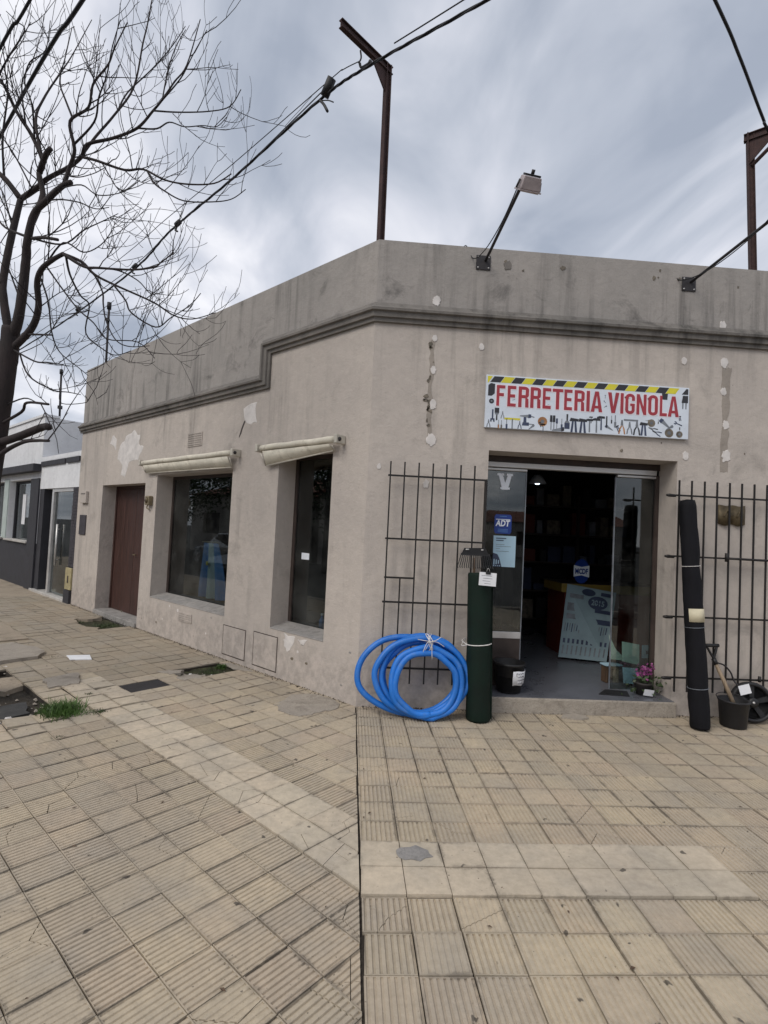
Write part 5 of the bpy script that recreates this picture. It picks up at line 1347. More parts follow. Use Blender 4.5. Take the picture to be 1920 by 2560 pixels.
for k, (a, z, w_, h) in enumerate(((1.10, 1.235, .125, .07), (.62, .82, .05, .055), (.66, .60, .055, .06))):
    MB().fbox(LW, a-w_/2, a+w_/2, -.2485, -.2475, z, z+h).build('price_card', 'sticker' if k == 0 else 'toolgrey', None, ('white card stuck to the narrow window at mid height', 'small grey card in the narrow window above the lowest one', 'lowest small grey card in the narrow window')[k], 'card')
bt = thing('spray_bottle', LW(.95, -.34, .53), 'pale small bottle standing behind the narrow window sill', 'bottle')
MB().lathe(LW(.95, -.40, .49), [(0, 0), (.03, 0), (.03, .10), (.012, .13), (.012, .15), (0, .152)], 14).build('bottle_body', 'flagblue', bt)
MB().lathe(LW(.95, -.40, .642), [(0, 0), (.014, 0), (.014, .02), (0, .022)], 12).build('cap', 'paper', bt)
MB().fbox(LW, .4, 4.3, -.62, -.265, .42, .488).build('window_shelf', 'inner', shop)
# ================================================================ STREET TREE
BR = [
    ('trunk',[(-3.339,-0.026,-0.018),(-3.303,-0.074,1.163),(-3.209,-0.112,1.998),(-3.137,-0.145,2.720),(-3.114,-0.155,2.950),(-3.105,-0.164,3.162)],0.098,0.0680),
    ('stem',[(-3.106,-0.159,3.053),(-3.203,-0.145,3.435),(-3.226,-0.125,3.583),(-3.205,-0.114,3.883),(-3.178,-0.101,4.139),(-3.158,-0.086,4.329)],0.036,0.0240),
    ('stem',[(-3.099,-0.160,3.053),(-3.028,-0.207,3.196),(-2.972,-0.259,3.483),(-2.934,-0.309,3.724),(-2.909,-0.351,3.818),(-2.841,-0.401,4.026),(-2.723,-0.449,4.120),(-2.584,-0.499,4.216),(-2.487,-0.543,4.234)],0.044,0.0190),
    ('stem',[(-3.079,-0.156,2.935),(-2.890,-0.250,3.124),(-2.789,-0.337,3.278),(-2.763,-0.421,3.449),(-2.687,-0.503,3.529),(-2.561,-0.588,3.570),(-2.436,-0.671,3.584)],0.031,0.0160),
    ('limb',[(-2.936,-0.306,3.994),(-2.893,-0.270,4.289),(-2.919,-0.226,4.477),(-2.946,-0.180,4.624),(-3.085,-0.131,4.872),(-3.263,-0.081,5.134),(-3.448,-0.030,5.401),(-3.710,0.026,5.640)],0.026,0.0100),
    ('limb',[(-2.867,-0.311,4.513),(-2.812,-0.351,4.564),(-2.751,-0.391,4.602)],0.024,0.0200),
    ('limb',[(-3.145,-0.107,4.325),(-3.002,-0.147,4.387),(-2.896,-0.186,4.480),(-2.725,-0.228,4.561),(-2.608,-0.267,4.639),(-2.466,-0.308,4.703),(-2.274,-0.351,4.782),(-2.072,-0.396,4.867),(-1.937,-0.436,4.960),(-1.847,-0.473,5.017),(-1.750,-0.514,5.175),(-1.659,-0.554,5.305),(-1.566,-0.601,5.619)],0.023,0.0035),
    ('branch',[(-1.850,-0.480,5.004),(-1.694,-0.573,5.180),(-1.576,-0.661,5.279),(-1.438,-0.750,5.384)],0.009,0.0030),
    ('branch',[(-1.938,-0.404,4.984),(-1.707,-0.514,4.892),(-1.426,-0.629,4.852),(-1.219,-0.742,4.848),(-1.126,-0.848,4.847)],0.009,0.0030),
    ('branch',[(-2.083,-0.371,4.881),(-1.946,-0.334,4.908),(-1.835,-0.296,4.976),(-1.732,-0.256,4.990),(-1.600,-0.218,5.019),(-1.494,-0.181,5.101),(-1.400,-0.142,5.176)],0.009,0.0030),
    ('branch',[(-2.580,-0.272,4.640),(-2.382,-0.356,4.542),(-2.138,-0.443,4.450),(-1.941,-0.529,4.401),(-1.770,-0.610,4.278),(-1.546,-0.695,4.190),(-1.309,-0.785,4.182),(-1.152,-0.871,4.214)],0.015,0.0040),
    ('branch',[(-1.918,-0.581,4.366),(-1.813,-0.616,4.232),(-1.698,-0.652,4.137),(-1.540,-0.693,4.081),(-1.314,-0.739,4.054),(-1.163,-0.781,4.058),(-1.052,-0.822,4.083)],0.010,0.0030),
    ('branch',[(-2.618,-0.251,4.657),(-2.498,-0.209,4.870),(-2.376,-0.168,5.109),(-2.254,-0.130,5.420),(-2.201,-0.092,5.817),(-2.179,-0.045,6.053),(-2.174,0.001,6.350),(-2.175,0.051,6.522)],0.014,0.0040),
    ('branch',[(-2.408,-0.102,5.159),(-2.344,-0.012,5.442),(-2.190,0.072,5.751),(-2.055,0.158,6.055),(-1.958,0.245,6.365)],0.009,0.0030),
    ('branch',[(-1.838,-0.481,5.018),(-1.835,-0.404,5.357),(-1.829,-0.326,5.647),(-1.789,-0.247,5.867)],0.007,0.0030),
    ('limb',[(-2.560,-0.489,4.251),(-2.518,-0.527,4.368),(-2.477,-0.566,4.496),(-2.464,-0.605,4.681),(-2.356,-0.647,4.771),(-2.288,-0.688,4.917),(-2.171,-0.731,5.039),(-2.093,-0.772,5.181),(-2.012,-0.815,5.355)],0.018,0.0040),
    ('branch',[(-2.461,-0.612,4.682),(-2.547,-0.584,4.867),(-2.614,-0.555,4.999),(-2.644,-0.529,5.147),(-2.604,-0.506,5.275),(-2.585,-0.489,5.568)],0.011,0.0030),
    ('branch',[(-2.473,-0.555,4.517),(-2.299,-0.650,4.649),(-2.207,-0.741,4.781),(-2.129,-0.831,4.905),(-2.064,-0.920,5.043),(-1.995,-1.009,5.162)],0.012,0.0030),
    ('limb',[(-2.870,-0.311,4.529),(-2.997,-0.223,4.921),(-3.001,-0.138,5.211),(-2.935,-0.057,5.514),(-2.888,0.027,5.755),(-2.760,0.099,6.178)],0.014,0.0030),
    ('branch',[(-3.047,-0.212,4.829),(-2.991,-0.248,5.038),(-3.078,-0.274,5.237),(-3.017,-0.306,5.350),(-2.904,-0.342,5.464),(-2.863,-0.377,5.689)],0.010,0.0030),
    ('branch',[(-3.158,-0.132,4.992),(-3.241,-0.042,5.382),(-3.234,0.046,5.692),(-3.241,0.133,6.039)],0.009,0.0030),
    ('limb',[(-3.157,-0.086,4.330),(-3.277,-0.069,4.484),(-3.374,-0.051,4.585),(-3.475,-0.035,4.742),(-3.569,-0.025,5.023),(-3.636,-0.016,5.308)],0.026,0.0100),
    ('branch',[(-3.294,-0.064,4.499),(-3.334,-0.104,4.844),(-3.281,-0.150,5.229),(-3.300,-0.185,5.431),(-3.208,-0.223,5.544),(-3.069,-0.267,5.749)],0.012,0.0030),
    ('branch',[(-3.566,-0.029,5.020),(-3.436,-0.106,5.363),(-3.284,-0.176,5.483),(-3.140,-0.249,5.704),(-3.160,-0.306,5.755),(-3.215,-0.359,5.762)],0.012,0.0030),
    ('branch',[(-3.072,-0.165,4.437),(-3.256,-0.050,4.752),(-3.439,0.070,4.966),(-3.602,0.185,5.246)],0.010,0.0030),
    ('branch',[(-2.441,-0.670,3.578),(-2.247,-0.737,3.505),(-2.088,-0.803,3.442),(-1.832,-0.875,3.414),(-1.650,-0.944,3.402),(-1.552,-1.009,3.419),(-1.468,-1.074,3.459)],0.015,0.0030),
    ('branch',[(-2.435,-0.671,3.582),(-2.330,-0.668,3.546),(-2.210,-0.664,3.448),(-2.043,-0.665,3.382),(-1.730,-0.671,3.258),(-1.585,-0.669,3.178),(-1.443,-0.670,3.164),(-1.268,-0.675,3.223)],0.016,0.0030),
    ('branch',[(-2.043,-0.666,3.379),(-1.945,-0.712,3.253),(-1.826,-0.759,3.123),(-1.665,-0.811,3.049),(-1.525,-0.865,3.077),(-1.391,-0.922,3.178),(-1.289,-0.974,3.197)],0.009,0.0030),
    ('branch',[(-2.416,-0.661,3.573),(-2.393,-0.624,3.454),(-2.332,-0.588,3.316),(-2.297,-0.552,3.236),(-2.301,-0.510,3.041),(-2.204,-0.477,2.923),(-2.107,-0.447,2.902),(-1.986,-0.422,2.951)],0.011,0.0030),
    ('branch',[(-2.220,-0.668,3.455),(-2.129,-0.695,3.307),(-2.075,-0.720,3.192),(-2.031,-0.744,3.043),(-1.954,-0.770,2.908),(-1.825,-0.802,2.859),(-1.688,-0.837,2.856)],0.009,0.0030),
    ('branch',[(-2.133,-0.734,3.468),(-1.944,-0.794,3.417),(-1.781,-0.850,3.332),(-1.666,-0.903,3.235),(-1.557,-0.959,3.218)],0.007,0.0030),
    ('branch',[(-2.708,-0.499,3.453),(-2.649,-0.476,3.280),(-2.611,-0.449,3.042),(-2.528,-0.428,2.904),(-2.406,-0.410,2.754),(-2.340,-0.393,2.732)],0.009,0.0030),
    ('branch',[(-2.629,-0.554,3.445),(-2.477,-0.585,3.368),(-2.312,-0.613,3.208),(-2.195,-0.639,3.048),(-2.060,-0.669,2.974),(-1.823,-0.706,2.929),(-1.665,-0.736,2.799)],0.009,0.0030),
    ('branch',[(-2.841,-0.356,3.831),(-2.574,-0.457,3.771),(-2.333,-0.561,3.833),(-2.148,-0.662,3.876),(-1.991,-0.760,3.903)],0.010,0.0030),
    ('branch',[(-2.657,-0.510,3.659),(-2.470,-0.598,3.701),(-2.259,-0.683,3.623),(-2.117,-0.766,3.625),(-2.004,-0.850,3.670)],0.009,0.0030),
    ('branch',[(-2.739,-0.424,4.136),(-2.595,-0.506,4.109),(-2.379,-0.591,4.023),(-2.218,-0.673,3.961),(-2.075,-0.756,3.945)],0.008,0.0030),
    ('branch',[(-2.613,-0.484,4.198),(-2.392,-0.583,4.165),(-2.200,-0.679,4.081),(-1.993,-0.778,4.047),(-1.819,-0.877,4.079)],0.007,0.0030),
    ('branch',[(-2.543,-0.491,4.289),(-2.399,-0.582,4.253),(-2.260,-0.673,4.239),(-2.141,-0.763,4.206)],0.006,0.0030),
    ('branch',[(-2.938,-0.301,3.867),(-3.190,-0.191,4.002),(-3.372,-0.087,4.159)],0.014,0.0060),
    ('branch',[(-2.867,-0.355,3.843),(-2.678,-0.489,3.789),(-2.542,-0.620,3.720)],0.016,0.0120),
    ('branch',[(-3.158,-0.144,4.033),(-3.291,-0.062,4.251),(-3.396,0.021,4.435),(-3.517,0.104,4.623)],0.010,0.0040),
    ('branch',[(-2.983,-0.230,3.390),(-3.095,-0.145,3.528),(-3.224,-0.060,3.682),(-3.329,0.022,3.883)],0.012,0.0040),
    ('limb',[(-3.140,-0.122,2.149),(-2.906,-0.256,2.226),(-2.672,-0.389,2.282),(-2.539,-0.514,2.280)],0.036,0.0280),
    ('branch',[(-3.159,-0.116,2.010),(-3.027,-0.226,2.071),(-2.810,-0.343,2.170),(-2.627,-0.454,2.170),(-2.496,-0.561,2.153)],0.026,0.0100),
    ('branch',[(-3.100,-0.134,2.380),(-2.906,-0.280,2.424),(-2.742,-0.424,2.443),(-2.518,-0.571,2.438)],0.016,0.0090),
    ('branch',[(-3.099,-0.139,2.523),(-2.910,-0.217,2.520),(-2.767,-0.291,2.498),(-2.644,-0.365,2.476)],0.008,0.0040),
    ('branch',[(-2.996,-0.209,2.881),(-2.774,-0.371,2.843),(-2.583,-0.530,2.779),(-2.369,-0.691,2.706)],0.010,0.0040),
    ('branch',[(-2.992,-0.206,2.803),(-2.815,-0.326,2.713),(-2.580,-0.449,2.605),(-2.369,-0.572,2.548),(-2.212,-0.691,2.491)],0.009,0.0030),
    ('branch',[(-2.500,-0.528,2.588),(-2.411,-0.545,2.455),(-2.270,-0.570,2.470),(-2.252,-0.590,2.514)],0.005,0.0025),
    ('branch',[(-2.937,-0.271,3.100),(-2.722,-0.383,3.060),(-2.562,-0.491,3.017)],0.011,0.0060)]
tr = thing('bare_tree', (BR[0][1][0][0], BR[0][1][0][1], -0.06), 'leafless street tree with forked trunk and sawn limbs beside the side pavement', 'tree')
rt = random.Random(21)
tw = MB()
def twig(p, d, L_, r, depth):
    n = 5; P = [Vector(p)]; d = Vector(d).normalized()
    for k in range(n):
        d = (d+Vector((rt.gauss(0, .11), rt.gauss(0, .11), rt.gauss(.12, .09)))).normalized()
        P.append(P[-1]+d*L_/n)
    rr = [max(.0018, r*(1-.58*k/n)) for k in range(n+1)]
    tw.tube(P, rr, 5 if r > .004 else 4)
    if depth > 0:
        for k in range(rt.choice([2, 3, 3, 4])):
            i = rt.randint(1, n)
            s = Vector((rt.gauss(0, 1), rt.gauss(0, 1), rt.gauss(0, 1)))
            s = (s-d*s.dot(d)).normalized()
            twig(P[i], d*.75+s*.75+Vector((0, 0, .15)), L_*rt.uniform(.35, .7), rr[i]*.8, depth-1)
GROWN = []
for n_, pts, r0, r1 in BR:
    if n_ in ('branch', 'limb'):          # slight irregularity of real wood
        pts = [Vector(p)+(Vector((rt.gauss(0, 1), rt.gauss(0, 1), rt.gauss(0, 1)))*.012 if 0 < i else Vector()) for i, p in enumerate(pts)]
    if n_ != 'trunk':                     # every limb grows out of the wood already there
        q0 = Vector(pts[0]); near = min(GROWN, key=lambda g: (g-q0).length)
        if (near-q0).length < .2: pts = [near]+list(pts[1:])
    P = spline(pts, 5); m = len(P); GROWN += [p.copy() for p in P]
    if n_ == 'branch': r0 *= .86
    rr = [(r0+(r1-r0)*(i/(m-1))**.85)*(1+rt.uniform(-.025, .035)) for i in range(m)]
    if n_ == 'trunk':
        P[0] = P[0]+Vector((0, 0, -.06)); rr[0] = .17; rr[1] = .145
    o = MB().tube(P, rr, 14 if r0 > .05 else (8 if r0 > .012 else 6)).build(n_, 'bark' if r0 > .012 else 'twig', tr)
    if n_ == 'trunk' or (n_ == 'stem' and r0 > .04): continue
    L_ = sum((P[i+1]-P[i]).length for i in range(m-1))
    cnt = int(L_*(6.2 if r0 < .02 else 5.0))
    if pts[0][2] < 2.9: cnt = 1
    for k in range(cnt):
        f = rt.uniform(.18, 1.0)
        i = min(m-2, int(f*(m-1)))
        d = (P[i+1]-P[i]).normalized()
        s = Vector((rt.gauss(0, 1), rt.gauss(0, 1), rt.gauss(.25, 1))); s = (s-d*s.dot(d)).normalized()
        twig(P[i], d*rt.uniform(.4, 1.0)+s*.8, rt.uniform(.16, .55)*(1.15 if r0 > .02 else 1), min(.0056, max(.0032, rr[i]*.5)), 1)
tw.build('twigs', 'twig', tr, kind='stuff')

# ================================================================ CABLES
def cable(pts, r, label, cat='cable', n=8, parts=None, grp=None):
    return MB().tube(spline(pts, n), r, 6).build('overhead_cable', 'cable', None, label, cat, grp)
c1 = thing('cable_bundle', LW(0, .25, 5.78), 'twisted black overhead cable bundle slung from the corner post arm', 'cable')
main = [LW(16, .25, 5.42), LW(8.9, .25, 5.26), LW(5.0, .25, 5.335), LW(3.7, .25, 5.55), LW(2.2, .25, 5.645), LW(.68, .25, 5.80), LW(-.02, .25, 5.765), LW(-1.25, .25, 5.575), LW(-3.2, .25, 5.30), LW(-9, .25, 4.9), LW(-16, .25, 5.6)]
sm_ = spline(main, 12)
for k in range(3):
    P = []
    for i, p in enumerate(sm_):
        a = i*.9+k*2.094
        P.append(p+Vector((0, 0, 1))*.008*math.sin(a)+LN*.008*math.cos(a))
    MB().tube(P, .0065, 6).build('strand', 'cable', c1)
for a, z in ((7.2, 5.29), (4.85, 5.36), (3.55, 5.555)):
    MB().tube([LW(a, .25, z+.02), LW(a-.09, .25, z+.03)], .035, 8).build('splice', 'rubber', c1)
    MB().tube(spline([LW(a, .25, z), LW(a-.02, .27, z-.07), LW(a-.07, .26, z-.10)], 4), .012, 6).build('tail', 'rubber', c1)
MB().tube([LW(.60, .25, 5.80), LW(.50, .25, 5.93)], .045, 8).build('splice', 'rubber', c1)
MB().tube(spline([LW(.66, .25, 5.79), LW(.60, .25, 5.72), LW(.54, .25, 5.62)], 4), .014, 6).build('tail', 'rubber', c1)
MB().tube(spline([LW(.66, .25, 5.79), LW(.54, .25, 5.73), LW(.46, .25, 5.67)], 4), .006, 6).build('tail', 'rubber', c1)
HK = Vector((-.262, -.09, 5.985)); CB = LW(-.02, .25, 5.77)
hk = MB().tube(spline([HK, HK+Vector((.01, 0, -.07)), HK+Vector((-.01, 0, -.12))], 4), .008, 6).build('hanger', 'plate', c1)
MB().tube(spline([HK+Vector((0, 0, -.12)), HK+Vector((.02, 0, -.16)), CB+Vector((0, 0, .02))], 4), [.012]*8+[.024], 8).build('clamp', 'rubber', c1)
cable([HK+Vector((0, 0, -.10)), LW(.35, .25, 5.93), LW(.55, .25, 5.93), LW(2.2, .30, 5.76), LW(3.7, .32, 5.68), LW(6, .34, 5.56), LW(16, .27, 5.6)], .0045, 'thin stay wire running just above the black cable bundle')
cable([LW(-.30, .25, 5.80), LW(-1.3, .25, 5.69), LW(-3.2, .25, 5.5), LW(-9, .25, 5.1), LW(-16, .25, 5.7)], .0055, 'thin stay wire crossing the street beyond the corner post')
cable([LW(.55, .22, 5.93), LW(2.2, .22, 5.69), LW(3.7, .22, 5.60), LW(6.0, .22, 5.42), LW(16, .22, 5.5)], .0055, 'thin telephone wire hugging the black cable bundle')
cable([RW(12, .3, 5.7), RW(3, .33, 5.6), Vector((3.86, .05, 5.62)), Vector((3.60, -.12, 5.70)), Vector((3.06, -.52, 5.87)), Vector((2.50, -.95, 5.93)), Vector((0.2, -2.7, 6.0)), Vector((-6, -7.5, 6.6)), Vector((-14, -13.5, 7.8))], .0125, 'thick black cable reaching the braced post from across the street')
cable([LW(18, 2.9, 6.2), LW(6, 2.62, 5.5), LW(2.13, 2.53, 5.5), LW(1.43, 2.49, 5.5), LW(-2, 2.4, 5.5), LW(-14, 2.2, 6.4)], .012, 'single street cable passing through the top of the tree, kerb side', grp=None)
cable([LW(18, 2.4, 6.0), LW(6, 2.3, 5.42), LW(1.97, 2.26, 5.5), LW(1.11, 2.23, 5.5), LW(-2, 2.15, 5.52), LW(-14, 2.0, 6.3)], .015, 'thicker street cable passing through the tree crown on the shop side')
# mast pipes
m1 = thing('roof_mast', LW(6.6, -.12, 4.2), 'thin dark mast pipe standing at the far end of the parapet', 'mast')
MB().tube([LW(6.58, -.08, 3.9), LW(6.63, -.08, 5.34)], .020, 8).build('pipe', 'plate', m1)
MB().tube([LW(6.63, -.08, 5.30), LW(6.63, -.08, 5.42)], .038, 8).build('cap', 'rubber', m1)
MB().box(LW(6.60, -.06, 5.10), (.05, .05, .05)).build('clamp', 'rubber', m1)

# ================================================================ NEIGHBOUR
nb_ = thing('neighbour_house', LW(9.5, -.5, 0), 'white low house with dark base and dark doorway next to the shop', 'house')
NB = -0.005
slab_holes(LW, (7.245, 9.52), (2.13, 2.72), -.25, NB, []).build('wall', 'nwhite', nb_)
MB().fbox(LW, 7.245, 9.52, -.25, NB+.002, 2.722, 2.80).build('coping', 'nwhite', nb_)
for q in ((8.02, 9.47), (7.26, 7.94)): MB().fbox(LW, q[0], q[1], NB+.002, NB+.03, 2.60, 2.70).build('dark_band', 'ndark', nb_)
# dark brick pier beside the shop: courses
pier = MB().fbox(LW, 7.242, 7.515, -.25, NB-.004, -.05, 2.13).build('pier', 'ndark', nb_)
for k in range(26):
    z = .665+.0565*k
    if z > 2.08: break
    off = .10 if k % 2 else 0
    for q0, q1 in ((7.246, 7.375-off/2), (7.383-off/2, 7.512)):
        MB().fbox(LW, q0, q1, NB-.004, NB+.006+rt.uniform(-.002, .003), z, z+.049).build('brick', 'nbrick', pier)
MB().fbox(LW, 7.25, 7.53, NB, NB+.05, -.02, .235).build('pier_foot', 'ndark', nb_)
gb = thing('gas_meter_box', LW(7.38, .02, .24), 'small ochre utility box low on the dark pier', 'utility box')
MB().fbox(LW, 7.25, 7.54, NB+.001, NB+.035, .245, .64).build('box_door', 'ochre', gb, bevel=.006)
MB().fbox(LW, 7.36, 7.41, NB+.036, NB+.040, .37, .50).build('slot', 'frame', gb)
# entrance recess with glass door, long handle, pale step
MB().fbox(LW, 7.515, 9.52, -1.0, -.95, 0, 2.13).build('recess_wall', 'ndark', nb_)
MB().fbox(LW, 9.25, 9.52, -.95, NB-.01, -.05, 2.13).build('recess_wall', 'ndark', nb_)
ndoor = MB().fbox(LW, 8.68, 8.79, -.10, -.03, .05, 2.06).fbox(LW, 7.52, 8.79, -.10, -.032, 2.06, 2.128).build('door_frame', 'alu', nb_)
MB().fbox(LW, 7.52, 8.68, -.08, -.07, .06, 2.06).build('glass_leaf', 'glass', ndoor)
MB().fbox(LW, 7.52, 8.68, -.20, -.18, .06, 2.06).build('dark_backing', 'frame', ndoor)  # plain dark sheet behind the glass leaf
MB().tube([LW(8.32, -.02, .62), LW(8.32, -.02, 1.42)], .020, 10).build('handle', 'alu', ndoor)
MB().tube([LW(8.32, -.07, .72), LW(8.32, -.02, .72)], .010, 8).tube([LW(8.32, -.07, 1.32), LW(8.32, -.02, 1.32)], .010, 8).build('handle_post', 'alu', ndoor)
MB().fbox(LW, 7.53, 9.6, -.95, .05, -.08, .045).build('door_step', 'marble', nb_, bevel=.008)
# taller block further on
TA0, TA1, TZ = 9.52, 20.0, 3.68
NW = [(10.15, 11.85, 1.02, 2.36), (12.3, 13.6, 1.02, 2.36)]
slab_holes(LW, (TA0, TA1), (.98, TZ), -.25, NB, [(10.15, 11.85, .97, 2.36), (12.25, 13.6, .97, 2.36)]).build('wall', 'nwhite', nb_)
MB().fbox(LW, TA0, TA1, -.24, NB-.003, -.05, .98).build('wall', 'ndark', nb_, label='dark painted lower wall')
MB().fbox(LW, TA0-.002, TA0+.55, NB, NB+.03, .0, 2.36).build('pillar', 'ndark', nb_)
MB().fbox(LW, TA0-.02, TA1, NB+.001, NB+.16, 2.50, 2.66).build('ledge', 'ndark', nb_, bevel=.008)
MB().fbox(LW, TA0+.001, TA0+.2, -3.2, -.251, -.05, TZ-.001).build('side_wall', 'nwhite', nb_)
MB().fbox(LW, TA0-.004, TA0+.2, -3.2, -1.9, 2.72, TZ-.22).build('side_wall', 'nwhite', nb_)
MB().fbox(LW, TA0-.03, TA1, -.28, NB+.03, TZ, TZ+.05).build('coping', 'nwhite', nb_)
for q in ((10.15, 11.85), (12.25, 13.6)):
    wf = MB().fbox(LW, q[0], q[0]+.06, -.2, -.13, 1.0, 2.36).fbox(LW, q[1]-.06, q[1], -.2, -.13, 1.0, 2.36).fbox(LW, q[0]+.06, q[1]-.06, -.2, -.132, 2.30, 2.36).build('window', 'ndark', nb_)
    MB().fbox(LW, q[0]+.06, q[1]-.06, -.17, -.16, 1.0, 2.30).build('pane', 'glass', wf)
    MB().fbox(LW, q[0]+.06, q[1]-.06, -.24, -.22, 1.0, 2.30).build('pane_backing', 'ndark', wf)  # plain dark sheet closing the opening behind the pane
    MB().fbox(LW, q[0]-.05, q[1]+.05, -.13, NB+.05, .955, 1.0).build('sill', 'marble', wf, bevel=.005)
MB().fbox(LW, 11.05, 11.3, -.158, -.155, 1.35, 2.05).build('window_notice', 'paper', nb_)
MB().fbox(LW, 11.86, 12.24, NB, NB+.02, 1.0, 2.4).build('pale_strip', 'ngreen', nb_)
m2 = thing('roof_mast', LW(9.6, -.3, 3.7), 'thin dark mast pipe on the white neighbouring house', 'mast')
MB().tube([LW(9.62, -.3, 3.72), LW(9.72, -.3, 4.72)], .022, 8).build('pipe', 'plate', m2)
MB().tube([LW(9.72, -.3, 4.70), LW(9.73, -.3, 4.80)], .035, 8).build('cap', 'rubber', m2)
MB().box(LW(9.64, -.3, 3.95), (.07, .07, .07)).build('clamp', 'rubber', m2)

# ================================================================ BROKEN GROUND, PITS, WEEDS
def ragged(pts, z0, z1, jit, seed, name, m, label, cat, **kw):
    """broken slab with a rough outline (a,b); top corners may differ in height"""
    rgx = random.Random(seed); out = []
    n = len(pts)
    for i in range(n):
        (a, b), (c, d) = pts[i], pts[(i+1) % n]
        for k in range(4):
            t = k/4; out.append((a+(c-a)*t+rgx.uniform(-jit, jit), b+(d-b)*t+rgx.uniform(-jit, jit)))
    f = z1 if callable(z1) else (lambda a, b: z1)
    m_ = len(out)
    vs = [LW(a, b, z0) for a, b in out]+[LW(a, b, f(a, b)+rgx.uniform(-.002, .002)) for a, b in out]
    ca = sum(p[0] for p in out)/m_; cb = sum(p[1] for p in out)/m_
    vs.append(LW(ca, cb, f(ca, cb)))
    return MB().add(vs, [(i, (i+1) % m_, m_+(i+1) % m_, m_+i) for i in range(m_)]+[(m_+i, m_+(i+1) % m_, 2*m_) for i in range(m_)]).build(name, m, None, label, cat, **kw)
ragged([(2.45, 1.46), (2.42, 1.80), (2.12, 1.80), (2.10, 1.58)], -.05, lambda a, b: .022+.10*(b-1.6)*-.15+.03*(a-2.2), .018, 1, 'broken_slab', 'slab', 'small loose paving slab tilted at the edge of the tree pit', 'slab')
ragged([(4.3, 1.55), (4.25, 2.7), (3.28, 2.75), (3.35, 1.55), (3.7, 1.42)], -.05, lambda a, b: .020+.045*(4.0-a)*.5, .025, 2, 'broken_slab', 'slab', 'large lifted concrete slab beyond the tree pit', 'slab')
ragged([(5.6, 1.3), (5.5, 2.7), (4.42, 2.75), (4.45, 1.4)], -.05, lambda a, b: .012+.03*(5.0-a)*.4, .03, 3, 'broken_slab', 'concrete', 'farther cracked concrete slab next to the lifted one', 'slab')
ragged([(1.95, 2.05), (1.93, 2.6), (1.55, 2.62), (1.62, 2.1)], -.07, lambda a, b: -.022, .02, 4, 'broken_slab', 'asphalt', 'dark sunken slab piece in the tree pit by the grass', 'slab')
ragged([(2.75, 1.92), (2.7, 2.4), (2.35, 2.1), (2.45, 1.9)], -.07, lambda a, b: -.012+.05*(a-2.5), .02, 5, 'broken_slab', 'concrete', 'leaning slab fragment inside the tree pit', 'slab')
# ragged cement edges round the small pits
for k, (pp, zz) in enumerate(([((1.62, .62), (1.70, .50), (1.78, .60), (1.80, .76), (1.64, .78)), .004], [((2.10, .70), (1.98, .58), (1.92, .70), (1.96, .78), (2.12, .80)), .003], [((4.6, .50), (4.8, .42), (4.95, .55), (4.9, .68), (4.62, .68)), .004], [((5.78, .2), (5.55, .1), (5.5, .3), (5.6, .42), (5.8, .4)), .005], [((5.3, .66), (5.35, .5), (5.6, .46), (5.75, .55), (5.75, .68)), .004])):
    ragged(pp, -.05, zz, .022, 40+k, 'cement_patch', 'slab' if k < 2 else 'concrete', ('broken cement corner of the weed pit by the service cover', 'broken cement corner of the weed pit toward the brown door', 'crumbled cement edge of the door pit, street side near', 'crumbled cement edge of the door pit beside the wall', 'crumbled cement edge of the door pit, street side far')[k], 'patch')
# cement collar and service cover
ragged([(.49, .52), (.62, .22), (.50, .06), (.23, .03), (.06, .14), (.08, .34), (.12, .56), (.32, .60)], -.004, .0045, .018, 6, 'cement_patch', 'slab', 'pale round cement patch at the foot of the corner wall', 'patch')
ragged([(1.72, .15), (1.64, .13), (1.50, .06), (1.62, .03), (1.95, .04), (2.0, .12)], -.004, .006, .012, 8, 'cement_patch', 'slab', 'small cement patch between weed pit and wall', 'patch')
cv = MB().prism([LW(1.586, .932, -.03), LW(1.855, .932, -.03), LW(1.855, 1.32, -.03), LW(1.586, 1.32, -.03)], (0, 0, .026)).build('service_cover', 'plate', None, 'dark rectangular service cover set in the side pavement', 'cover')
MB().prism([LW(3.30, 1.30, .0), LW(3.18, 1.10, .0), LW(2.98, 1.15, .0), LW(3.09, 1.33, .0)], (0, 0, .012)).build('flat_board', 'paper', None, 'flat white board offcut lying on the side pavement', 'board')
def spot(x, y, r, m, label, seed, z=.0075, sx=1.4, h=.003):
    rgx = random.Random(seed)
    P = [Vector((x+sx*r*math.cos(k*.449)*rgx.uniform(.72, 1.2), y+r*math.sin(k*.449)*rgx.uniform(.72, 1.2), z)) for k in range(14)]
    MB().prism(P, (0, 0, h)).build('cement_patch', m, None, label, 'patch')
spot(.27, -2.17, .062, 'sillc', 'grey cement splash on the smooth tile band in front of the door', 3)
spot(1.95, -.13, .07, 'slab', 'pale cement lump against the door step', 4, z=.001, sx=1.9, h=.012)
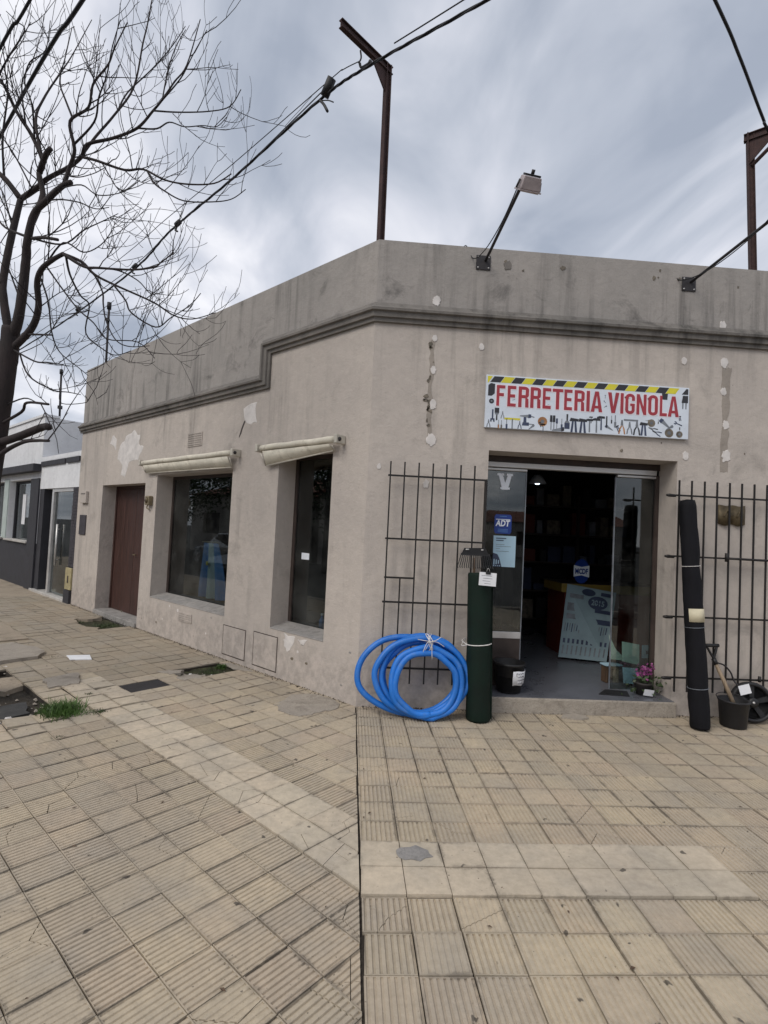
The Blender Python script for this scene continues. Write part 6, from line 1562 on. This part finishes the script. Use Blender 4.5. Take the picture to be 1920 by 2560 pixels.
# muddy bottoms of the two small pits, with mossy lumps
for k, (a0, a1, b0, b1) in enumerate(PITS[1:]):
    n, m_ = 14, 10; vs = []; rgx = random.Random(k)
    for i in range(n+1):
        for j in range(m_+1): vs.append(LW(a0-.02+(a1-a0+.04)*i/n, b0-.02+(b1-b0+.04)*j/m_, -.050+rgx.uniform(0, .03)))
    MB().add(vs, [(i*(m_+1)+j, (i+1)*(m_+1)+j, (i+1)*(m_+1)+j+1, i*(m_+1)+j+1) for i in range(n) for j in range(m_)], True).build('mud', 'mud', None, kind='structure', label=('mossy mud in the small pit near the wall', 'mossy mud in the pit outside the brown door')[k])
def tuft(a, b, n, h, spread, label, m='grass', z=-.02, wid=.0035, nm='grass_tuft', cat='grass', grp=None):
    mb = MB(); rgx = random.Random(int(a*1000+b*77))
    for k in range(n):
        p = LW(a+rgx.gauss(0, spread*.45), b+rgx.gauss(0, spread*.45), z); L_ = h*rgx.uniform(.45, 1.1)
        d = Vector((rgx.gauss(0, .45), rgx.gauss(0, .45), 1)).normalized(); s = Vector((rgx.gauss(0, 1), rgx.gauss(0, 1), 0)).normalized()*wid
        bend = Vector((d.x, d.y, -.15))*.6
        q = [p, p+d*L_*.5+bend*L_*.12, p+d*L_*.85+bend*L_*.5]
        mb.add([q[0]-s, q[0]+s, q[1]+s*.8, q[1]-s*.8, q[2]], [(0, 1, 2, 3), (3, 2, 4)])
    return mb.build(nm, m, None, label, cat, grp)
tuft(1.40, 1.94, 1300, .150, .135, 'bright green grass tuft at the edge of the tree pit')
tuft(1.30, 1.78, 160, .05, .10, 'thin low grass in the joint beside the green tuft')
for k, (a, b, n, h, sp_2, lb) in enumerate(((1.72, 1.62, 160, .05, .03, 'small weeds in the band joint beside the service cover'), (1.25, 1.70, 110, .045, .05, 'small weeds where the pale band begins'), (1.86, .35, 260, .05, .12, 'low green weeds in the small pit near the wall'),
        (1.9, .20, 220, .09, .05, 'taller weeds against the wall above the access cover'), (5.0, .25, 300, .07, .2, 'weeds in the pit outside the brown door'), (5.5, .5, 180, .05, .15, 'low weeds at the far side of the door pit'), (3.35, 1.42, 160, .07, .10, 'dry weeds at the edge of the lifted slab'), (4.45, 2.0, 120, .07, .12, 'weeds in the gap between the far slabs'),
        (-.52, 2.93, 60, .018, .018, 'tiny weed in a tile joint of the side pavement'), (-.2, 2.2, 50, .014, .015, 'tiny moss speck between ribbed tiles'), (0.9, 2.1, 60, .03, .04, 'small weeds between the last ribbed tiles'), (-1.45, 3.05, 60, .018, .02, 'moss tuft in a joint near the pavement edge'))):
    tuft(a, b, n, h, sp_2, lb, 'moss' if k != 3 else 'grass', z=-.01 if k in (0, 1, 8, 9, 10, 11) else -.04)
# rubble in the tree pit, fallen twigs and leaves
rb_ = MB(); rgx = random.Random(31)
for k in range(170):
    if k < 110: a, b, z = rgx.uniform(1.42, 3.0), rgx.uniform(1.88, 2.9), -.055
    elif k < 150: a, b, z = rgx.uniform(2.5, 5.5), rgx.uniform(.9, 2.2), .003
    else: a, b, z = rgx.uniform(1.62, 2.0), rgx.uniform(.18, .75), -.03
    s = rgx.uniform(.006, .03) if k < 110 else rgx.uniform(.004, .014)
    p = LW(a, b, z+s*.3)
    vs = [p+Vector((x*s*rgx.uniform(.6, 1.2), y*s*rgx.uniform(.6, 1.2), zz*s*rgx.uniform(.4, .8))) for x, y, zz in ((-1, 0, 0), (0, -1, 0), (1, 0, 0), (0, 1, 0), (0, 0, 1), (0, 0, -1))]
    rb_.add(vs, [(0, 1, 4), (1, 2, 4), (2, 3, 4), (3, 0, 4), (1, 0, 5), (2, 1, 5), (3, 2, 5), (0, 3, 5)])
rb_.build('rubble', 'slab', None, kind='stuff', label='small grey rubble and grit in the tree pit and on the side pavement')
for k, (a, b, s) in enumerate(((1.80, .62, .03), (1.86, .58, .022), (1.72, .42, .014), (1.55, 2.25, .03), (1.5, 2.32, .022), (3.2, 1.9, .03))):
    p = LW(a, b, -.03+s*.4); rgx = random.Random(k)
    ln_ = ('pale stone lying in the small weed pit', 'second pale stone beside it in the small weed pit', 'little white pebble in the small weed pit', 'pale stone in the tree pit by the grass tuft', 'smaller pale stone in the tree pit by the grass tuft', 'pale stone in front of the lifted slab')[k]
    vs = []; fs = []
    for i in range(5):
        for j in range(8):
            th = math.pi*i/4; ph = 2*math.pi*j/8
            vs.append(p+Vector((math.sin(th)*math.cos(ph), math.sin(th)*math.sin(ph), .7*math.cos(th)))*s*rgx.uniform(.8, 1.2))
    for i in range(4):
        for j in range(8): fs.append((i*8+j, i*8+(j+1) % 8, i*8+8+(j+1) % 8, i*8+8+j))
    MB().add(vs, fs).build('stone', 'patch', None, ln_, 'stone')
# dark grit along the foot of the walls, added to deepen the contact shade
df = MB(); rgx = random.Random(8)
for k in range(2600):
    if k < 1500: p = LW(rgx.uniform(.1, 7.2), abs(rgx.gauss(0, .028))+.004, .002)
    else: p = OW(rgx.uniform(.05, 3.9), abs(rgx.gauss(0, .035))+.004, .003)
    s = rgx.uniform(.003, .011)
    df.add([p+Vector((s*rgx.uniform(-1, 1), s*rgx.uniform(-1, 1), 0)) for _ in range(3)]+[p+Vector((0, 0, s*.7))], [(0, 1, 3), (1, 2, 3), (2, 0, 3)])
df.build('wall_foot_shade_grit', 'soil', None, kind='stuff', label='dark grit deepening the contact shade along the foot of the walls')
lf = MB(); rgx = random.Random(77)
for k in range(60):
    p = Vector((rgx.uniform(-2.2, 3.6), rgx.uniform(-3.2, -.25), .004)); s = rgx.uniform(.006, .016); a = rgx.uniform(0, 6.28)
    u = Vector((math.cos(a), math.sin(a), 0))*s; v = Vector((-math.sin(a), math.cos(a), 0))*s*.45
    lf.add([p-u, p+v+Vector((0, 0, .004)), p+u, p-v+Vector((0, 0, .003))], [(0, 1, 2), (0, 2, 3)])
lf.build('litter', 'darkwood', None, kind='stuff', label='scattered dry leaf crumbs on the pavement')

# ================================================================ ACROSS THE STREET (seen only mirrored in the shop glass)
def house(o, ux, w_, d_, h, label, rot, col='house', roofc='roof'):
    t = thing('street_house', o, label, 'house', 'houses across the street'); c = Vector(o); rm_ = rotm('Z', rot)
    def P(x, y, z): return c+rm_ @ Vector((x, y, z))
    F = lambda a, b, z: P(a, b, z)
    hol = [(w_*.12, w_*.28, 1.0, 2.3), (w_*.42, w_*.54, 0.05, 2.2), (w_*.68, w_*.86, 1.0, 2.3)]
    slab_holes(F, (0, w_), (-.15, h), -.3, 0, hol).build('wall', col, t)
    slab_holes(F, (0, w_), (-.15, h), -d_, -d_+.3, []).build('wall', col, t)
    MB().fbox(F, 0, .3, -d_+.3, -.3, -.15, h).build('wall', col, t); MB().fbox(F, w_-.3, w_, -d_+.3, -.3, -.15, h).build('wall', col, t)
    MB().add([P(-.3, .3, h), P(w_+.3, .3, h), P(w_+.3, -d_-.3, h), P(-.3, -d_-.3, h), P(-.3, -d_/2, h+1.2), P(w_+.3, -d_/2, h+1.2)], [(0, 1, 5, 4), (2, 3, 4, 5), (0, 4, 3), (1, 2, 5), (3, 2, 1, 0)]).build('roof', roofc, t)
    for k, q in enumerate(hol):
        MB().fbox(F, q[0]+.001, q[1]-.001, -.25, -.2, q[2], q[3]).build('door' if k == 1 else 'window', 'brown' if k == 1 else 'frame', t)
house(LW(29, 13.5, 0), None, 12, 8, 3.4, 'cream house with red roof across the side street', 315)
house(LW(16.5, 13.5, 0), None, 11, 8, 3.2, 'cream bungalow with red roof nearer across the side street', 315)
house(Vector((14, -44, 0)), None, 13, 8, 3.2, 'pale house with red roof on the opposite corner', 0)
house(Vector((-1, -46, 0)), None, 12, 8, 3.0, 'low house with red roof far across the crossing', 0)
def leafy(o, h, r, label, seed):
    t = thing('leafy_tree', o, label, 'tree', 'trees across the street'); rgx = random.Random(seed); o = Vector(o)
    MB().tube([o, o+Vector((.05, 0, h*.3)), o+Vector((0, .1, h*.62))], [.2, .16, .08], 10).build('trunk', 'bark', t)
    for k in range(5):
        a = k*1.257; MB().tube([o+Vector((0, 0, h*(.35+.05*k))), o+Vector((math.cos(a)*r*.6, math.sin(a)*r*.6, h*(.62+.04*k)))], [.08, .03], 6).build('limb', 'bark', t)
    mb = MB(); cl_c = [o+Vector((rgx.gauss(0, r*.5), rgx.gauss(0, r*.5), h*.68+rgx.gauss(0, r*.45))) for _ in range(26)]
    for k in range(5200):
        c = rgx.choice(cl_c)+Vector((rgx.gauss(0, r*.2), rgx.gauss(0, r*.2), rgx.gauss(0, r*.16)))
        u = Vector((rgx.gauss(0, 1), rgx.gauss(0, 1), rgx.gauss(0, .7))).normalized()*.085; v = u.orthogonal().normalized()*.05
        mb.add([c-u, c+v, c+u, c-v], [(0, 1, 2, 3)])
    mb.build('crown', 'leaf', t)
leafy(LW(17.5, 10.2, -.15), 6.5, 2.4, 'leafy tree in front of the cream house', 1)
leafy(LW(25, 10.5, -.15), 7.0, 2.6, 'leafy tree beyond the cream house', 2)
leafy(LW(12.2, 10.2, -.15), 7.0, 2.6, 'leafy tree in front of the cream bungalow', 4)
leafy(LW(8.5, 11.0, -.15), 6.5, 2.4, 'leafy tree nearest the crossing', 5)
leafy(Vector((18.5, -38, -.15)), 6.0, 2.0, 'leafy tree on the opposite corner', 3)
# parked car across the side street
car = thing('parked_car', LW(13.2, 7.0, -.15), 'silver hatchback parked across the side street', 'car')
CB_ = LW(13.2, 7.0, -.15)
def C(x, y, z): return CB_+LD*x+LN*y+Vector((0, 0, z))
side = [(-2.0, .30), (2.0, .30), (2.02, .55), (1.95, .85), (1.15, .95), (.55, 1.42), (-1.15, 1.46), (-1.75, .98), (-2.05, .92)]
def sect(y, k): return [C(x, y*(1 if z < .97 else k), z) for x, z in side]
n = len(side); A_ = sect(-.82, .82); B_ = sect(.82, .82)
MB().add(A_+B_, [list(range(n-1, -1, -1)), list(range(n, 2*n))]+[(i, (i+1) % n, n+(i+1) % n, n+i) for i in range(n)]).build('body', 'carpaint', car, bevel=.05)
for s in (-1, 1):
    MB().add([C(x, s*(.845 if z < 1 else .735), z) for x, z in ((-1.5, 1.0), (.95, 1.0), (.48, 1.36), (-1.1, 1.39))]+[C(x, s*(.80 if z < 1 else .70), z) for x, z in ((-1.5, 1.0), (.95, 1.0), (.48, 1.36), (-1.1, 1.39))], [(0, 1, 2, 3), (7, 6, 5, 4), (0, 4, 5, 1), (1, 5, 6, 2), (2, 6, 7, 3), (3, 7, 4, 0)]).build('side_window', 'frame', car)
    for x in (-1.25, 1.25):
        ax = Vector((0, 0, 1)).rotation_difference(LN*s).to_matrix()
        wz = MB().lathe(C(x, s*.66, .30), [(.19, 0), (.29, .0), (.30, .03), (.30, .15), (.28, .19), (.19, .19)], 24, ax).build('wheel', 'rubber', car)
        MB().lathe(C(x, s*.66, .30), [(0, .17), (.05, .18), (.19, .165)], 20, ax).build('rim', 'alu', wz)
    MB().box(C(1.98, s*.62, .68), (.12, .12, .14)).build('headlight', 'lens', car, bevel=.02)
    MB().box(C(-2.0, s*.66, .80), (.1, .1, .18)).build('tail_light', 'red', car, bevel=.02)
